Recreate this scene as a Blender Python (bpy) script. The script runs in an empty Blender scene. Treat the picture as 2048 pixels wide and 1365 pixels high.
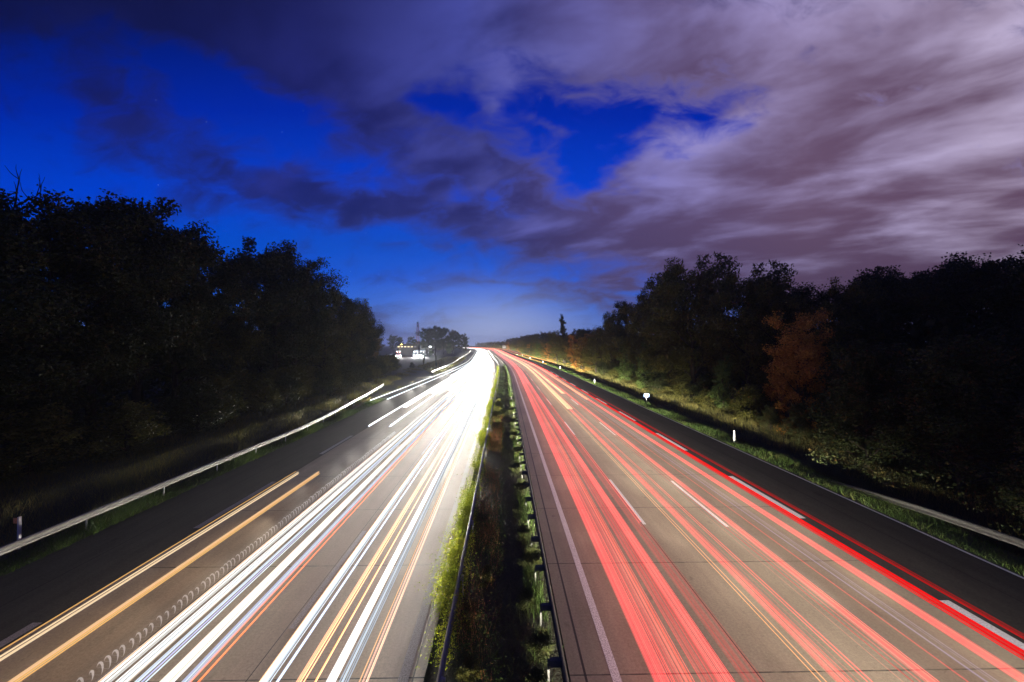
import bpy, bmesh, math, random
import numpy as np
from mathutils import Vector, Matrix

R = math.radians
rnd = random.Random(7)
rng = np.random.default_rng(11)
scene = bpy.context.scene
C = scene.collection

# ------------------------------------------------------------------ camera
cam_d = bpy.data.cameras.new("camera")
cam = bpy.data.objects.new("camera", cam_d)
C.objects.link(cam)
cam_d.sensor_width = 36.0
cam_d.lens = 14.06
cam_d.clip_start = 0.1
cam_d.clip_end = 6000
CAM_Z = 8.1
cam.location = (0, 0, CAM_Z)
cam.rotation_euler = (R(90.54), 0, R(-1.07))
scene.camera = cam

# ------------------------------------------------------------------ render
scene.view_settings.view_transform = 'Standard'
scene.view_settings.look = 'None'
scene.view_settings.exposure = 0.0
scene.view_settings.gamma = 1.0
cy = scene.cycles
cy.use_denoising = True
cy.max_bounces = 5
cy.diffuse_bounces = 2
cy.glossy_bounces = 2
cy.transmission_bounces = 2
cy.volume_bounces = 0
cy.transparent_max_bounces = 40
cy.sample_clamp_indirect = 2.0
cy.sample_clamp_direct = 0.0
cy.caustics_reflective = False
cy.caustics_refractive = False


def lin(r, g, b):
    def f(c):
        c /= 255.0
        return c / 12.92 if c <= 0.04045 else ((c + 0.055) / 1.055) ** 2.4
    return (f(r), f(g), f(b), 1.0)


# ------------------------------------------------------------------ node helper
class NT:
    """a few shorthands for building a node tree from expressions"""
    def __init__(self, tree):
        self.t = tree
        self.n = tree.nodes
        self.l = tree.links

    def put(self, sock, v):
        if hasattr(v, 'is_linked') or isinstance(v, bpy.types.NodeSocket):
            self.l.new(v, sock)
        else:
            sock.default_value = v

    def math(self, op, a, b=None, c=None, clamp=False):
        nd = self.n.new('ShaderNodeMath')
        nd.operation = op
        nd.use_clamp = clamp
        self.put(nd.inputs[0], a)
        if b is not None:
            self.put(nd.inputs[1], b)
        if c is not None:
            self.put(nd.inputs[2], c)
        return nd.outputs[0]

    def vmath(self, op, a, b=None, out=0):
        nd = self.n.new('ShaderNodeVectorMath')
        nd.operation = op
        self.put(nd.inputs[0], a)
        if b is not None:
            self.put(nd.inputs[1], b)
        return nd.outputs[out]

    def mix(self, fac, a, b, blend='MIX'):
        nd = self.n.new('ShaderNodeMix')
        nd.data_type = 'RGBA'
        nd.blend_type = blend
        self.put(nd.inputs[0], fac)
        self.put(nd.inputs[6], a)
        self.put(nd.inputs[7], b)
        return nd.outputs[2]

    def ramp(self, fac, stops, interp='LINEAR'):
        nd = self.n.new('ShaderNodeValToRGB')
        cr = nd.color_ramp
        cr.interpolation = interp
        while len(cr.elements) < len(stops):
            cr.elements.new(0.5)
        for e, (p, c) in zip(cr.elements, stops):
            e.position = p
            e.color = c if len(c) == 4 else (*c, 1)
        self.put(nd.inputs[0], fac)
        return nd.outputs[0]

    def step(self, v, lo, hi):
        nd = self.n.new('ShaderNodeMapRange')
        nd.interpolation_type = 'SMOOTHSTEP'
        self.put(nd.inputs[0], v)
        nd.inputs[1].default_value = lo
        nd.inputs[2].default_value = hi
        return nd.outputs[0]

    def noise(self, vec, scale, detail=4, rough=0.5, dist=0.0):
        nd = self.n.new('ShaderNodeTexNoise')
        nd.inputs['Scale'].default_value = scale
        nd.inputs['Detail'].default_value = detail
        nd.inputs['Roughness'].default_value = rough
        nd.inputs['Distortion'].default_value = dist
        if vec is not None:
            self.l.new(vec, nd.inputs['Vector'])
        return nd.outputs[0]

    def mapping(self, vec, loc=(0, 0, 0), rot=(0, 0, 0), scale=(1, 1, 1), kind='POINT'):
        nd = self.n.new('ShaderNodeMapping')
        nd.vector_type = kind
        self.l.new(vec, nd.inputs['Vector'])
        nd.inputs['Location'].default_value = loc
        nd.inputs['Rotation'].default_value = rot
        nd.inputs['Scale'].default_value = scale
        return nd.outputs[0]

    def xyz(self, x, y, z):
        nd = self.n.new('ShaderNodeCombineXYZ')
        self.put(nd.inputs[0], x)
        self.put(nd.inputs[1], y)
        self.put(nd.inputs[2], z)
        return nd.outputs[0]


# ------------------------------------------------------------------ night sky
world = bpy.data.worlds.new("World")
scene.world = world
world.use_nodes = True
wt = world.node_tree
wt.nodes.clear()
w = NT(wt)
tc = w.n.new('ShaderNodeTexCoord').outputs['Generated']
sp = w.n.new('ShaderNodeSeparateXYZ')
w.l.new(tc, sp.inputs[0])
dx, dy, dz = sp.outputs
ay = w.math('MAXIMUM', w.math('ABSOLUTE', dy), 0.18)
su = w.math('DIVIDE', dx, ay)
sv = w.math('DIVIDE', dz, ay)
uv = w.xyz(su, sv, 0.0)
# cloud deck seen in perspective, drawn out a little along the wind
zz = w.math('ADD', w.math('MAXIMUM', dz, 0.0), 0.20)
deck = w.xyz(w.math('DIVIDE', dx, zz), w.math('DIVIDE', w.math('ABSOLUTE', dy), zz), 0.0)
deck_r = w.mapping(deck, rot=(0, 0, R(-62)))
wind = w.mapping(deck_r, scale=(1.0, 0.55, 1.0))
n_big = w.noise(wind, 1.9, 7, 0.60, 0.25)
n_fine = w.noise(w.mapping(deck_r, loc=(3.1, 1.7, 0), scale=(1.0, 0.55, 1.0)), 3.6, 5, 0.52, 0.25)
n_soft = w.noise(w.mapping(uv, loc=(5, 2, 0), rot=(0, 0, R(-14)), scale=(1.0, 1.7, 1.0)), 8.5, 5, 0.58, 0.5)
wv1 = w.n.new('ShaderNodeTexNoise')
wv1.inputs['Scale'].default_value = 5.0
wv1.inputs['Detail'].default_value = 5
w.l.new(w.mapping(uv, rot=(0, 0, R(-10)), scale=(0.7, 1.5, 1.0)), wv1.inputs['Vector'])
wsh = w.vmath('MULTIPLY', w.vmath('SUBTRACT', wv1.outputs['Color'], (0.5, 0.5, 0.5)), (0.26, 0.18, 0.0))
uvw = w.vmath('ADD', uv, wsh)
blobs = [  # u, v, half width, half height, tilt, weight
    (-0.36, 0.80, 0.52, 0.24, -24, 1.25), (-1.22, 0.88, 0.60, 0.13, -6, 1.0), (-0.75, 0.84, 0.40, 0.12, -14, 0.6),
    (-0.90, 0.53, 0.26, 0.11, -30, 0.95), (-0.50, 0.385, 0.24, 0.045, -22, 0.66), (-0.24, 0.345, 0.24, 0.050, -16, 0.58),
    (-0.06, 0.43, 0.24, 0.09, -10, 0.58), (1.25, 0.30, 0.5, 0.25, 0, 0.8), (0.10, 0.80, 0.35, 0.13, 0, 0.8), (-0.34, 0.61, 0.24, 0.14, -30, 0.62),
    (0.86, 0.50, 0.62, 0.34, 10, 1.05), (0.30, 0.275, 0.42, 0.050, -2, 0.85), (0.46, 0.80, 0.30, 0.15, 0, 0.55),
    (1.00, 0.24, 0.70, 0.13, 3, 1.0), (0.46, 0.40, 0.24, 0.10, 4, 0.60), (1.1, 0.80, 0.5, 0.2, 10, 0.7),
    (0.06, 0.145, 0.18, 0.012, -2, 0.40), (-0.28, 0.050, 0.17, 0.028, -12, 0.45), (0.24, 0.125, 0.12, 0.010, 0, 0.34),
    (0.02, 0.62, 0.34, 0.12, -16, -0.78), (0.24, 0.48, 0.13, 0.08, 30, -0.62), (-0.16, 0.60, 0.07, 0.06, 10, -0.75), (-0.03, 0.63, 0.035, 0.05, -30, 0.55), (0.13, 0.56, 0.07, 0.022, -10, 0.55), (0.19, 0.68, 0.06, 0.03, 10, 0.45),
    (0.56, 0.62, 0.20, 0.045, 8, -0.62), (1.00, 0.64, 0.20, 0.035, 14, -0.66), (-0.72, 0.66, 0.40, 0.060, -28, -0.7)]
cover = None
for (bu, bv, bw, bh, bt, amp) in blobs:
    m = w.mapping(uvw, loc=(bu, bv, 0), rot=(0, 0, R(bt)), scale=(bw, bh, 1.0), kind='TEXTURE')
    e = w.math('EXPONENT', w.math('MULTIPLY', w.vmath('DOT_PRODUCT', m, m, out=1), -1.0))
    cover = w.math('MULTIPLY', e, amp) if cover is None else w.math('MULTIPLY_ADD', e, amp, cover)
nz = w.math('ADD', w.math('MULTIPLY', n_big, 0.70), w.math('MULTIPLY', n_soft, 0.80))
cov = w.math('ADD', cover, w.math('MULTIPLY', w.math('SUBTRACT', nz, 0.75), 2.3))
mask = w.step(cov, -0.05, 1.0)
vv = w.math('MULTIPLY', sv, 1.0, clamp=True)
blue = w.ramp(vv, [(0.0, lin(96, 116, 188)), (0.05, lin(84, 118, 200)), (0.10, lin(48, 106, 212)), (0.17, lin(14, 86, 210)), (0.25, lin(0, 76, 200)),
                   (0.38, lin(0, 64, 206)), (0.58, lin(0, 39, 166)), (0.85, lin(2, 16, 84))])
uu = w.math('MULTIPLY_ADD', su, 0.4, 0.5, clamp=True)   # -1.25..1.25 -> 0..1
dark_c = w.ramp(uu, [(0.0, lin(14, 18, 58)), (0.18, lin(24, 27, 74)), (0.36, lin(29, 31, 84)), (0.5, lin(46, 46, 104)),
                     (0.62, lin(84, 70, 112)), (0.8, lin(102, 80, 108)), (1.0, lin(98, 74, 98))])
lite_c = w.ramp(uu, [(0.0, lin(22, 30, 96)), (0.3, lin(44, 48, 122)), (0.46, lin(76, 82, 168)), (0.6, lin(120, 118, 192)),
                     (0.78, lin(164, 152, 202)), (1.0, lin(194, 180, 214))])
lit = w.step(w.math('ADD', w.math('MULTIPLY', n_fine, 0.85), w.math('MULTIPLY', w.math('MULTIPLY', sv, 1.0, clamp=True), 0.26)), 0.42, 0.78)
thin = w.math('SUBTRACT', 1.0, w.step(cov, 0.45, 1.25))
lit2 = w.math('MAXIMUM', lit, w.math('MULTIPLY', thin, 0.42))
cl = w.mix(lit2, dark_c, lite_c)
low = w.step(sv, 0.02, 0.42)
cl = w.mix(low, w.mix(0.50, cl, lin(34, 32, 62)), cl)
top_dim = w.math('MULTIPLY', w.step(sv, 0.55, 0.9), w.math('SUBTRACT', 1.0, w.step(su, -0.7, 0.1)))
cl = w.mix(w.math('MULTIPLY', top_dim, 0.6), cl, lin(10, 13, 45))
veil = w.math('MULTIPLY_ADD', w.step(su, -0.9, 0.35), 0.16, 0.84)
sky = w.mix(w.math('MULTIPLY', mask, veil), blue, cl)
# headlight haze over the far bend, painted into the sky colour
gm = w.mapping(uv, loc=(-0.02, 0.0, 0), scale=(0.19, 0.11, 1), kind='TEXTURE')
gl = w.math('EXPONENT', w.math('MULTIPLY', w.vmath('DOT_PRODUCT', gm, gm, out=1), -1.0))
sky = w.mix(w.math('MULTIPLY', gl, 0.88), sky, lin(166, 180, 222))
# a few stars
vo = w.n.new('ShaderNodeTexVoronoi')
vo.inputs['Scale'].default_value = 34
w.l.new(tc, vo.inputs['Vector'])
star = w.math('MULTIPLY', w.math('LESS_THAN', vo.outputs['Distance'], 0.022), w.math('SUBTRACT', 1.0, mask))
sky = w.mix(w.math('MULTIPLY', star, 0.6), sky, lin(190, 205, 255))
bg = w.n.new('ShaderNodeBackground')
bg.inputs['Strength'].default_value = 1.0
w.l.new(sky, bg.inputs['Color'])
wo = w.n.new('ShaderNodeOutputWorld')
w.l.new(bg.outputs[0], wo.inputs[0])


# ------------------------------------------------------------------ object helpers
def tag(o, label=None, cat=None, group=None, kind=None):
    if label:
        o['label'] = label
    if cat:
        o['category'] = cat
    if group:
        o['group'] = group
    if kind:
        o['kind'] = kind
    return o


def empty(name, loc=(0, 0, 0), rz=0.0):
    o = bpy.data.objects.new(name, None)
    o.empty_display_size = 0.3
    o.location = loc
    o.rotation_euler = (0, 0, rz)
    C.objects.link(o)
    return o


def mesh_np(name, verts, faces, mat=None, parent=None, smooth=False, cols=None):
    """verts (n,3); faces (m,k) array, all with k corners"""
    me = bpy.data.meshes.new(name)
    v = np.asarray(verts, dtype=np.float32)
    f = np.asarray(faces, dtype=np.int32)
    me.vertices.add(len(v))
    me.vertices.foreach_set('co', v.ravel())
    k = f.shape[1]
    me.loops.add(f.size)
    me.loops.foreach_set('vertex_index', f.ravel())
    me.polygons.add(len(f))
    me.polygons.foreach_set('loop_start', np.arange(0, f.size, k, dtype=np.int32))
    me.polygons.foreach_set('use_smooth', np.full(len(f), smooth))
    if cols is not None:
        at = me.color_attributes.new('glow', 'FLOAT_COLOR', 'POINT')
        at.data.foreach_set('color', np.asarray(cols, dtype=np.float32).ravel())
    me.update(calc_edges=True)
    me.validate()
    if mat:
        me.materials.append(mat)
    o = bpy.data.objects.new(name, me)
    C.objects.link(o)
    if parent:
        o.parent = parent
    return o


class MB:
    """collects boxes, bars and prisms; build() links them as one mesh object"""
    def __init__(self):
        self.bm = bmesh.new()

    def box(self, c, s, bevel=0.0, rz=0.0):
        r = bmesh.ops.create_cube(self.bm, size=1.0)
        vs = r['verts']
        bmesh.ops.scale(self.bm, vec=s, verts=vs)
        if bevel > 0:
            es = list({e for v in vs for e in v.link_edges})
            rb = bmesh.ops.bevel(self.bm, geom=es, offset=bevel, segments=2, affect='EDGES', profile=0.5)
            vs = list({v for f in rb['faces'] for v in f.verts} | {v for v in vs if v.is_valid})
        if rz:
            bmesh.ops.rotate(self.bm, cent=(0, 0, 0), matrix=Matrix.Rotation(rz, 3, 'Z'), verts=vs)
        bmesh.ops.translate(self.bm, vec=c, verts=vs)
        return self

    def tube(self, a, b, r0, r1=None, n=8):
        a, b = Vector(a), Vector(b)
        d = b - a
        r1 = r0 if r1 is None else r1
        res = bmesh.ops.create_cone(self.bm, cap_ends=True, segments=n, radius1=r0, radius2=r1, depth=d.length)
        q = Vector((0, 0, 1)).rotation_difference(d.normalized())
        bmesh.ops.rotate(self.bm, cent=(0, 0, 0), matrix=q.to_matrix(), verts=res['verts'])
        bmesh.ops.translate(self.bm, vec=(a + b) / 2, verts=res['verts'])
        return self

    def prism(self, pts, axis, lo, hi):
        """outline pts (2-D) pushed along an axis"""
        def p3(p, t):
            if axis == 'x':
                return (t, p[0], p[1])
            if axis == 'y':
                return (p[0], t, p[1])
            return (p[0], p[1], t)
        a = [self.bm.verts.new(p3(p, lo)) for p in pts]
        b = [self.bm.verts.new(p3(p, hi)) for p in pts]
        n = len(pts)
        self.bm.faces.new(a)
        self.bm.faces.new(b[::-1])
        for i in range(n):
            self.bm.faces.new((a[i], b[i], b[(i + 1) % n], a[(i + 1) % n]))
        return self

    def build(self, name, mat, parent=None, loc=None, smooth=False):
        bmesh.ops.recalc_face_normals(self.bm, faces=self.bm.faces[:])
        me = bpy.data.meshes.new(name)
        self.bm.to_mesh(me)
        self.bm.free()
        if smooth:
            for p in me.polygons:
                p.use_smooth = True
        me.materials.append(mat)
        o = bpy.data.objects.new(name, me)
        C.objects.link(o)
        if parent:
            o.parent = parent
        if loc:
            o.location = loc
        return o


def copy_tree(o, parent=None):
    c = o.copy()
    C.objects.link(c)
    if parent:
        c.parent = parent
    for ch in [k for k in o.children]:
        copy_tree(ch, c)
    return c


# ------------------------------------------------------------------ materials
def mat_new(name):
    m = bpy.data.materials.new(name)
    m.use_nodes = True
    t = NT(m.node_tree)
    t.n.clear()
    out = t.n.new('ShaderNodeOutputMaterial')
    return m, t, out


def simple(name, col, rough=0.6, metal=0.0, spec=0.5, var=0.15, scale=6.0, bump=0.0):
    m, t, out = mat_new(name)
    b = t.n.new('ShaderNodeBsdfPrincipled')
    co = t.n.new('ShaderNodeTexCoord').outputs['Object']
    n = t.noise(co, scale, 4, 0.6)
    c0 = tuple(max(0, x * (1 - var)) for x in col[:3]) + (1,)
    c1 = tuple(min(1, x * (1 + var)) for x in col[:3]) + (1,)
    t.l.new(t.ramp(n, [(0.3, c0), (0.7, c1)]), b.inputs['Base Color'])
    b.inputs['Roughness'].default_value = rough
    b.inputs['Metallic'].default_value = metal
    b.inputs['Specular IOR Level'].default_value = spec
    if bump:
        bp = t.n.new('ShaderNodeBump')
        bp.inputs['Strength'].default_value = bump
        bp.inputs['Distance'].default_value = 0.02
        t.l.new(n, bp.inputs['Height'])
        t.l.new(bp.outputs[0], b.inputs['Normal'])
    t.l.new(b.outputs[0], out.inputs[0])
    return m


def leaf_mat(name, stops, scale=0.5, trans=0.25, rough=0.6):
    """leaf colours: each leaf its own tone, clumps drift between tones"""
    m, t, out = mat_new(name)
    geo = t.n.new('ShaderNodeNewGeometry')
    oi = t.n.new('ShaderNodeObjectInfo')
    co = t.n.new('ShaderNodeTexCoord').outputs['Object']
    n = t.noise(co, scale, 3, 0.6)
    f = t.math('ADD', t.math('MULTIPLY', geo.outputs['Random Per Island'], 0.45),
               t.math('ADD', t.math('MULTIPLY', t.step(n, 0.3, 0.7), 0.40), t.math('MULTIPLY', oi.outputs['Random'], 0.15)))
    col = t.ramp(f, stops)
    d = t.n.new('ShaderNodeBsdfPrincipled')
    t.l.new(col, d.inputs['Base Color'])
    d.inputs['Roughness'].default_value = rough
    d.inputs['Specular IOR Level'].default_value = 0.25
    tr = t.n.new('ShaderNodeBsdfTranslucent')
    t.l.new(col, tr.inputs['Color'])
    mx = t.n.new('ShaderNodeMixShader')
    mx.inputs[0].default_value = trans
    t.l.new(d.outputs[0], mx.inputs[1])
    t.l.new(tr.outputs[0], mx.inputs[2])
    t.l.new(mx.outputs[0], out.inputs[0])
    return m


def road_mat(name, base, dark, joints, seams=(), rough=0.5, spec=0.35, lanes=()):
    m, t, out = mat_new(name)
    co = t.n.new('ShaderNodeNewGeometry').outputs['Position']
    uvn = t.n.new('ShaderNodeUVMap').outputs[0]
    s = t.n.new('ShaderNodeSeparateXYZ')
    t.l.new(uvn, s.inputs[0])
    o_, s_ = s.outputs[0], s.outputs[1]
    grain = t.noise(co, 13, 6, 0.9)
    mid = t.noise(t.mapping(uvn, scale=(1.0, 0.35, 1)), 1.3, 5, 0.65)
    streak = t.noise(t.mapping(uvn, scale=(1.0, 0.018, 1)), 2.6, 4, 0.6)
    v = t.math('ADD', t.math('MULTIPLY', grain, 0.85), t.math('ADD', t.math('MULTIPLY', mid, 0.30), t.math('MULTIPLY', streak, 0.25)))
    col = t.ramp(v, [(0.50, dark), (0.86, base)])
    for ln in lanes:         # polished, rubber-darkened wheel tracks
        for wt_ in (-0.85, 0.85):
            q = t.math('DIVIDE', t.math('SUBTRACT', o_, ln + wt_), 0.34)
            g_ = t.math('EXPONENT', t.math('MULTIPLY', t.math('MULTIPLY', q, q), -1.0))
            col = t.mix(t.math('MULTIPLY', g_, 0.20), col, dark)
    # oil spots and patched stains
    st_ = t.step(t.noise(t.mapping(uvn, loc=(7, 3, 0), scale=(1.0, 0.45, 1)), 2.1, 3, 0.5), 0.66, 0.76)
    col = t.mix(t.math('MULTIPLY', st_, 0.45), col, tuple(x * .5 for x in dark[:3]) + (1,))
    # hairline cracks
    vo = t.n.new('ShaderNodeTexVoronoi')
    vo.feature = 'DISTANCE_TO_EDGE'
    vo.inputs['Scale'].default_value = 0.32
    wv = t.n.new('ShaderNodeTexNoise')
    wv.inputs['Scale'].default_value = 1.7
    wv.inputs['Detail'].default_value = 5
    t.l.new(co, wv.inputs['Vector'])
    t.l.new(t.vmath('ADD', co, t.vmath('MULTIPLY', wv.outputs['Color'], (1.3, 1.3, 0.0))), vo.inputs['Vector'])
    ck = t.math('MULTIPLY', t.math('LESS_THAN', vo.outputs['Distance'], 0.004), t.step(mid, 0.54, 0.66))
    col = t.mix(t.math('MULTIPLY', ck, 0.3 if joints else 0.7), col, (0.010, 0.009, 0.009, 1))
    if joints:
        fr = t.math('ABSOLUTE', t.math('SUBTRACT', t.math('FRACT', t.math('DIVIDE', t.math('ADD', s_, 0.15), 5.0)), 0.5))
        jt = t.math('GREATER_THAN', fr, 0.4960)
        wob = t.noise(co, 3.0, 2)
        col = t.mix(t.math('MULTIPLY', jt, t.math('MULTIPLY', wob, 1.7, clamp=True)), col, (0.012, 0.011, 0.010, 1))
        # slab tone differs slab by slab
        cell = t.n.new('ShaderNodeTexWhiteNoise')
        cell.noise_dimensions = '2D'
        t.l.new(t.xyz(t.math('FLOOR', t.math('DIVIDE', t.math('SUBTRACT', o_, 2.72), 3.6)),
                      t.math('FLOOR', t.math('DIVIDE', t.math('ADD', s_, 2.65), 5.0)), 0), cell.inputs['Vector'])
        col = t.mix(t.math('MULTIPLY', cell.outputs[0], 0.28), col, dark)
    for sm, wd in seams:
        d = t.math('LESS_THAN', t.math('ABSOLUTE', t.math('SUBTRACT', o_, sm)), wd)
        col = t.mix(t.math('MULTIPLY', d, 0.9), col, (0.010, 0.009, 0.009, 1))
    b = t.n.new('ShaderNodeBsdfPrincipled')
    t.l.new(col, b.inputs['Base Color'])
    b.inputs['Roughness'].default_value = rough
    b.inputs['Specular IOR Level'].default_value = spec
    bp = t.n.new('ShaderNodeBump')
    bp.inputs['Strength'].default_value = 0.7
    bp.inputs['Distance'].default_value = 0.010
    t.l.new(grain, bp.inputs['Height'])
    t.l.new(bp.outputs[0], b.inputs['Normal'])
    t.l.new(b.outputs[0], out.inputs[0])
    return m


def paint_mat(name, lo, hi):
    m, t, out = mat_new(name)
    co = t.n.new('ShaderNodeNewGeometry').outputs['Position']
    n = t.noise(co, 30, 3, 0.8)
    b = t.n.new('ShaderNodeBsdfPrincipled')
    t.l.new(t.ramp(n, [(0.34, lo), (0.58, hi)]), b.inputs['Base Color'])
    b.inputs['Roughness'].default_value = 0.5
    t.l.new(b.outputs[0], out.inputs[0])
    return m


def ground_mat():
    m, t, out = mat_new('soil_and_turf')
    co = t.n.new('ShaderNodeNewGeometry').outputs['Position']
    n = t.noise(co, 0.7, 6, 0.65)
    n2 = t.noise(co, 9.0, 4, 0.7)
    f = t.math('ADD', t.math('MULTIPLY', n, 0.6), t.math('MULTIPLY', n2, 0.4))
    b = t.n.new('ShaderNodeBsdfPrincipled')
    t.l.new(t.ramp(f, [(0.35, (0.018, 0.016, 0.009, 1)), (0.5, (0.030, 0.036, 0.012, 1)), (0.68, (0.055, 0.058, 0.020, 1))]), b.inputs['Base Color'])
    b.inputs['Roughness'].default_value = 0.95
    bp = t.n.new('ShaderNodeBump')
    bp.inputs['Strength'].default_value = 1.0
    bp.inputs['Distance'].default_value = 0.15
    t.l.new(n2, bp.inputs['Height'])
    t.l.new(bp.outputs[0], b.inputs['Normal'])
    t.l.new(b.outputs[0], out.inputs[0])
    return m


def glow_mat(name, sampled=True, clear=0.0):
    """light given off by passing lamps; colour and brightness come per strand"""
    m, t, out = mat_new(name)
    at = t.n.new('ShaderNodeAttribute')
    at.attribute_name = 'glow'
    em = t.n.new('ShaderNodeEmission')
    t.l.new(at.outputs['Color'], em.inputs['Color'])
    last = em.outputs[0]
    if clear > 0:
        tr = t.n.new('ShaderNodeBsdfTransparent')
        tr.inputs[0].default_value = (clear, clear, clear, 1)
        ad = t.n.new('ShaderNodeAddShader')
        t.l.new(em.outputs[0], ad.inputs[0])
        t.l.new(tr.outputs[0], ad.inputs[1])
        last = ad.outputs[0]
    t.l.new(last, out.inputs[0])
    m.cycles.emission_sampling = 'AUTO' if sampled else 'NONE'
    return m


def emit(name, col, strength):
    m, t, out = mat_new(name)
    em = t.n.new('ShaderNodeEmission')
    em.inputs[0].default_value = col
    em.inputs[1].default_value = strength
    t.l.new(em.outputs[0], out.inputs[0])
    return m


M = {}
M['ground'] = ground_mat()
M['concrete'] = road_mat('road_concrete', (0.350, 0.295, 0.215, 1), (0.130, 0.107, 0.076, 1), True, [(6.22, 0.014), (9.82, 0.014), (1.98, 0.03)], lanes=(4.5, 8.1, 11.8))
M['concrete_l'] = road_mat('road_concrete_oncoming', (0.365, 0.285, 0.205, 1), (0.128, 0.096, 0.068, 1), True, [(-6.22, 0.014), (-9.82, 0.014), (-2.22, 0.02)], 0.62, spec=0.22, lanes=(-4.3, -7.9, -11.5))
M['asphalt'] = road_mat('shoulder_asphalt', (0.060, 0.053, 0.044, 1), (0.015, 0.0135, 0.0115, 1), False, [(16.3, .02), (-15.6, .02)], 0.75, spec=0.10)
M['paint'] = paint_mat('road_paint', (0.22, 0.21, 0.20, 1), (0.80, 0.79, 0.77, 1))
M['worn_paint'] = paint_mat('worn_road_paint', (0.07, 0.062, 0.056, 1), (0.36, 0.33, 0.30, 1))
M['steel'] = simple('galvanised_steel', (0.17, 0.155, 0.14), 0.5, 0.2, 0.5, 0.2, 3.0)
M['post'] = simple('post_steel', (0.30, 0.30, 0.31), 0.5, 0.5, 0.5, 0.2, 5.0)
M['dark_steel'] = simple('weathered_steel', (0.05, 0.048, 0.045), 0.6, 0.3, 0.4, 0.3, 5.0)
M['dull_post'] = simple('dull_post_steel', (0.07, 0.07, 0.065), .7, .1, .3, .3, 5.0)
M['white_plastic'] = simple('white_plastic', (0.46, 0.45, 0.43), 0.4, 0, 0.5, 0.05, 8.0)
M['black_plastic'] = simple('black_plastic', (0.02, 0.02, 0.02), 0.5, 0, 0.4, 0.1)
M['reflector'] = simple('reflector_amber', (0.75, 0.30, 0.10), 0.2, 0, 0.8, 0.1)
M['blue_sign'] = simple('blue_sign_sheet', (0.10, 0.26, 0.72), 0.35, 0, 0.5, 0.1)
M['white_sign'] = simple('white_sign_sheet', (0.62, 0.74, 0.92), 0.35, 0, 0.5, 0.05)
M['bark'] = simple('bark', (0.026, 0.020, 0.014), 0.9, 0, 0.2, 0.5, 4.0, 0.6)
M['leaf_dark'] = leaf_mat('leaf_dark_green', [(0.1, (0.014, 0.020, 0.005, 1)), (0.5, (0.030, 0.040, 0.009, 1)), (0.85, (0.062, 0.060, 0.012, 1)), (1.0, (0.11, 0.06, 0.014, 1))])
M['leaf_olive'] = leaf_mat('leaf_olive', [(0.1, (0.032, 0.036, 0.006, 1)), (0.5, (0.070, 0.072, 0.012, 1)), (0.9, (0.130, 0.110, 0.020, 1))])
M['leaf_green'] = leaf_mat('leaf_mid_green', [(0.1, (0.025, 0.045, 0.010, 1)), (0.6, (0.065, 0.100, 0.020, 1)), (1.0, (0.130, 0.150, 0.030, 1))])
M['leaf_rust'] = leaf_mat('leaf_rust', [(0.1, (0.180, 0.064, 0.010, 1)), (0.5, (0.340, 0.145, 0.020, 1)), (0.9, (0.460, 0.240, 0.040, 1))])
M['leaf_maple'] = leaf_mat('leaf_maple', [(0.1, (0.012, 0.020, 0.005, 1)), (0.6, (0.034, 0.042, 0.009, 1)), (0.78, (0.090, 0.050, 0.014, 1)), (1.0, (0.16, 0.07, 0.03, 1))], 0.7)
M['leaf_gold'] = leaf_mat('leaf_gold', [(0.1, (0.075, 0.050, 0.010, 1)), (0.6, (0.170, 0.110, 0.020, 1)), (1.0, (0.26, 0.16, 0.03, 1))])
M['grass'] = leaf_mat('grass_green', [(0.1, (0.030, 0.034, 0.010, 1)), (0.35, (0.030, 0.060, 0.010, 1)), (0.7, (0.060, 0.100, 0.018, 1)), (1.0, (0.150, 0.140, 0.045, 1))], 0.8, trans=.5)
M['grass_dry'] = leaf_mat('grass_dry', [(0.1, (0.045, 0.048, 0.012, 1)), (0.5, (0.110, 0.105, 0.025, 1)), (0.85, (0.200, 0.165, 0.050, 1)), (1.0, (0.20, 0.09, 0.03, 1))], 0.4, trans=.45)
M['weed_lime'] = leaf_mat('weed_lime', [(0.1, (0.08, 0.14, 0.010, 1)), (0.5, (0.24, 0.31, 0.020, 1)), (1.0, (0.42, 0.40, 0.040, 1))], 1.2, trans=.6)
M['weed_rust'] = leaf_mat('weed_rust', [(0.1, (0.16, 0.055, 0.025, 1)), (0.5, (0.34, 0.115, 0.05, 1)), (0.8, (0.30, 0.17, 0.06, 1)), (1.0, (0.070, 0.090, 0.020, 1))], 1.0, trans=.5)
M['weed_dark'] = leaf_mat('weed_dark', [(0.1, (0.012, 0.018, 0.006, 1)), (0.6, (0.035, 0.045, 0.012, 1)), (1.0, (0.090, 0.075, 0.020, 1))], 1.0, trans=.5)
M['glow_white'] = glow_mat('glow_headlight', True, 0.0)
M['glow_thin'] = glow_mat('glow_thin', False, 0.92)
M['glow_solid'] = glow_mat('glow_deep_red', False, 0.0)
M['glow_red'] = glow_mat('glow_taillight', False, 0.96)


# ------------------------------------------------------------------ road alignment
S_T = np.arange(-80.0, 3001.0, 2.0)
HEAD = np.interp(S_T, [-80, 95, 195, 400, 640, 3001], [0, 0, -0.055, -0.055, -0.20, -0.20])
DEV = np.concatenate([[0], np.cumsum((HEAD[1:] + HEAD[:-1]) / 2 * 2.0)])
RISE = np.interp(S_T, [-80, 200, 300, 400, 520, 3001], [0, 0, 0.30, 1.1, 2.0, 2.0])


def dev(s):
    return np.interp(s, S_T, DEV)


def rise(s):
    return np.interp(s, S_T, RISE)


def P(o, s, h=0.0):
    return (float(o + dev(s)), float(s), float(rise(s) + h))


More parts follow.
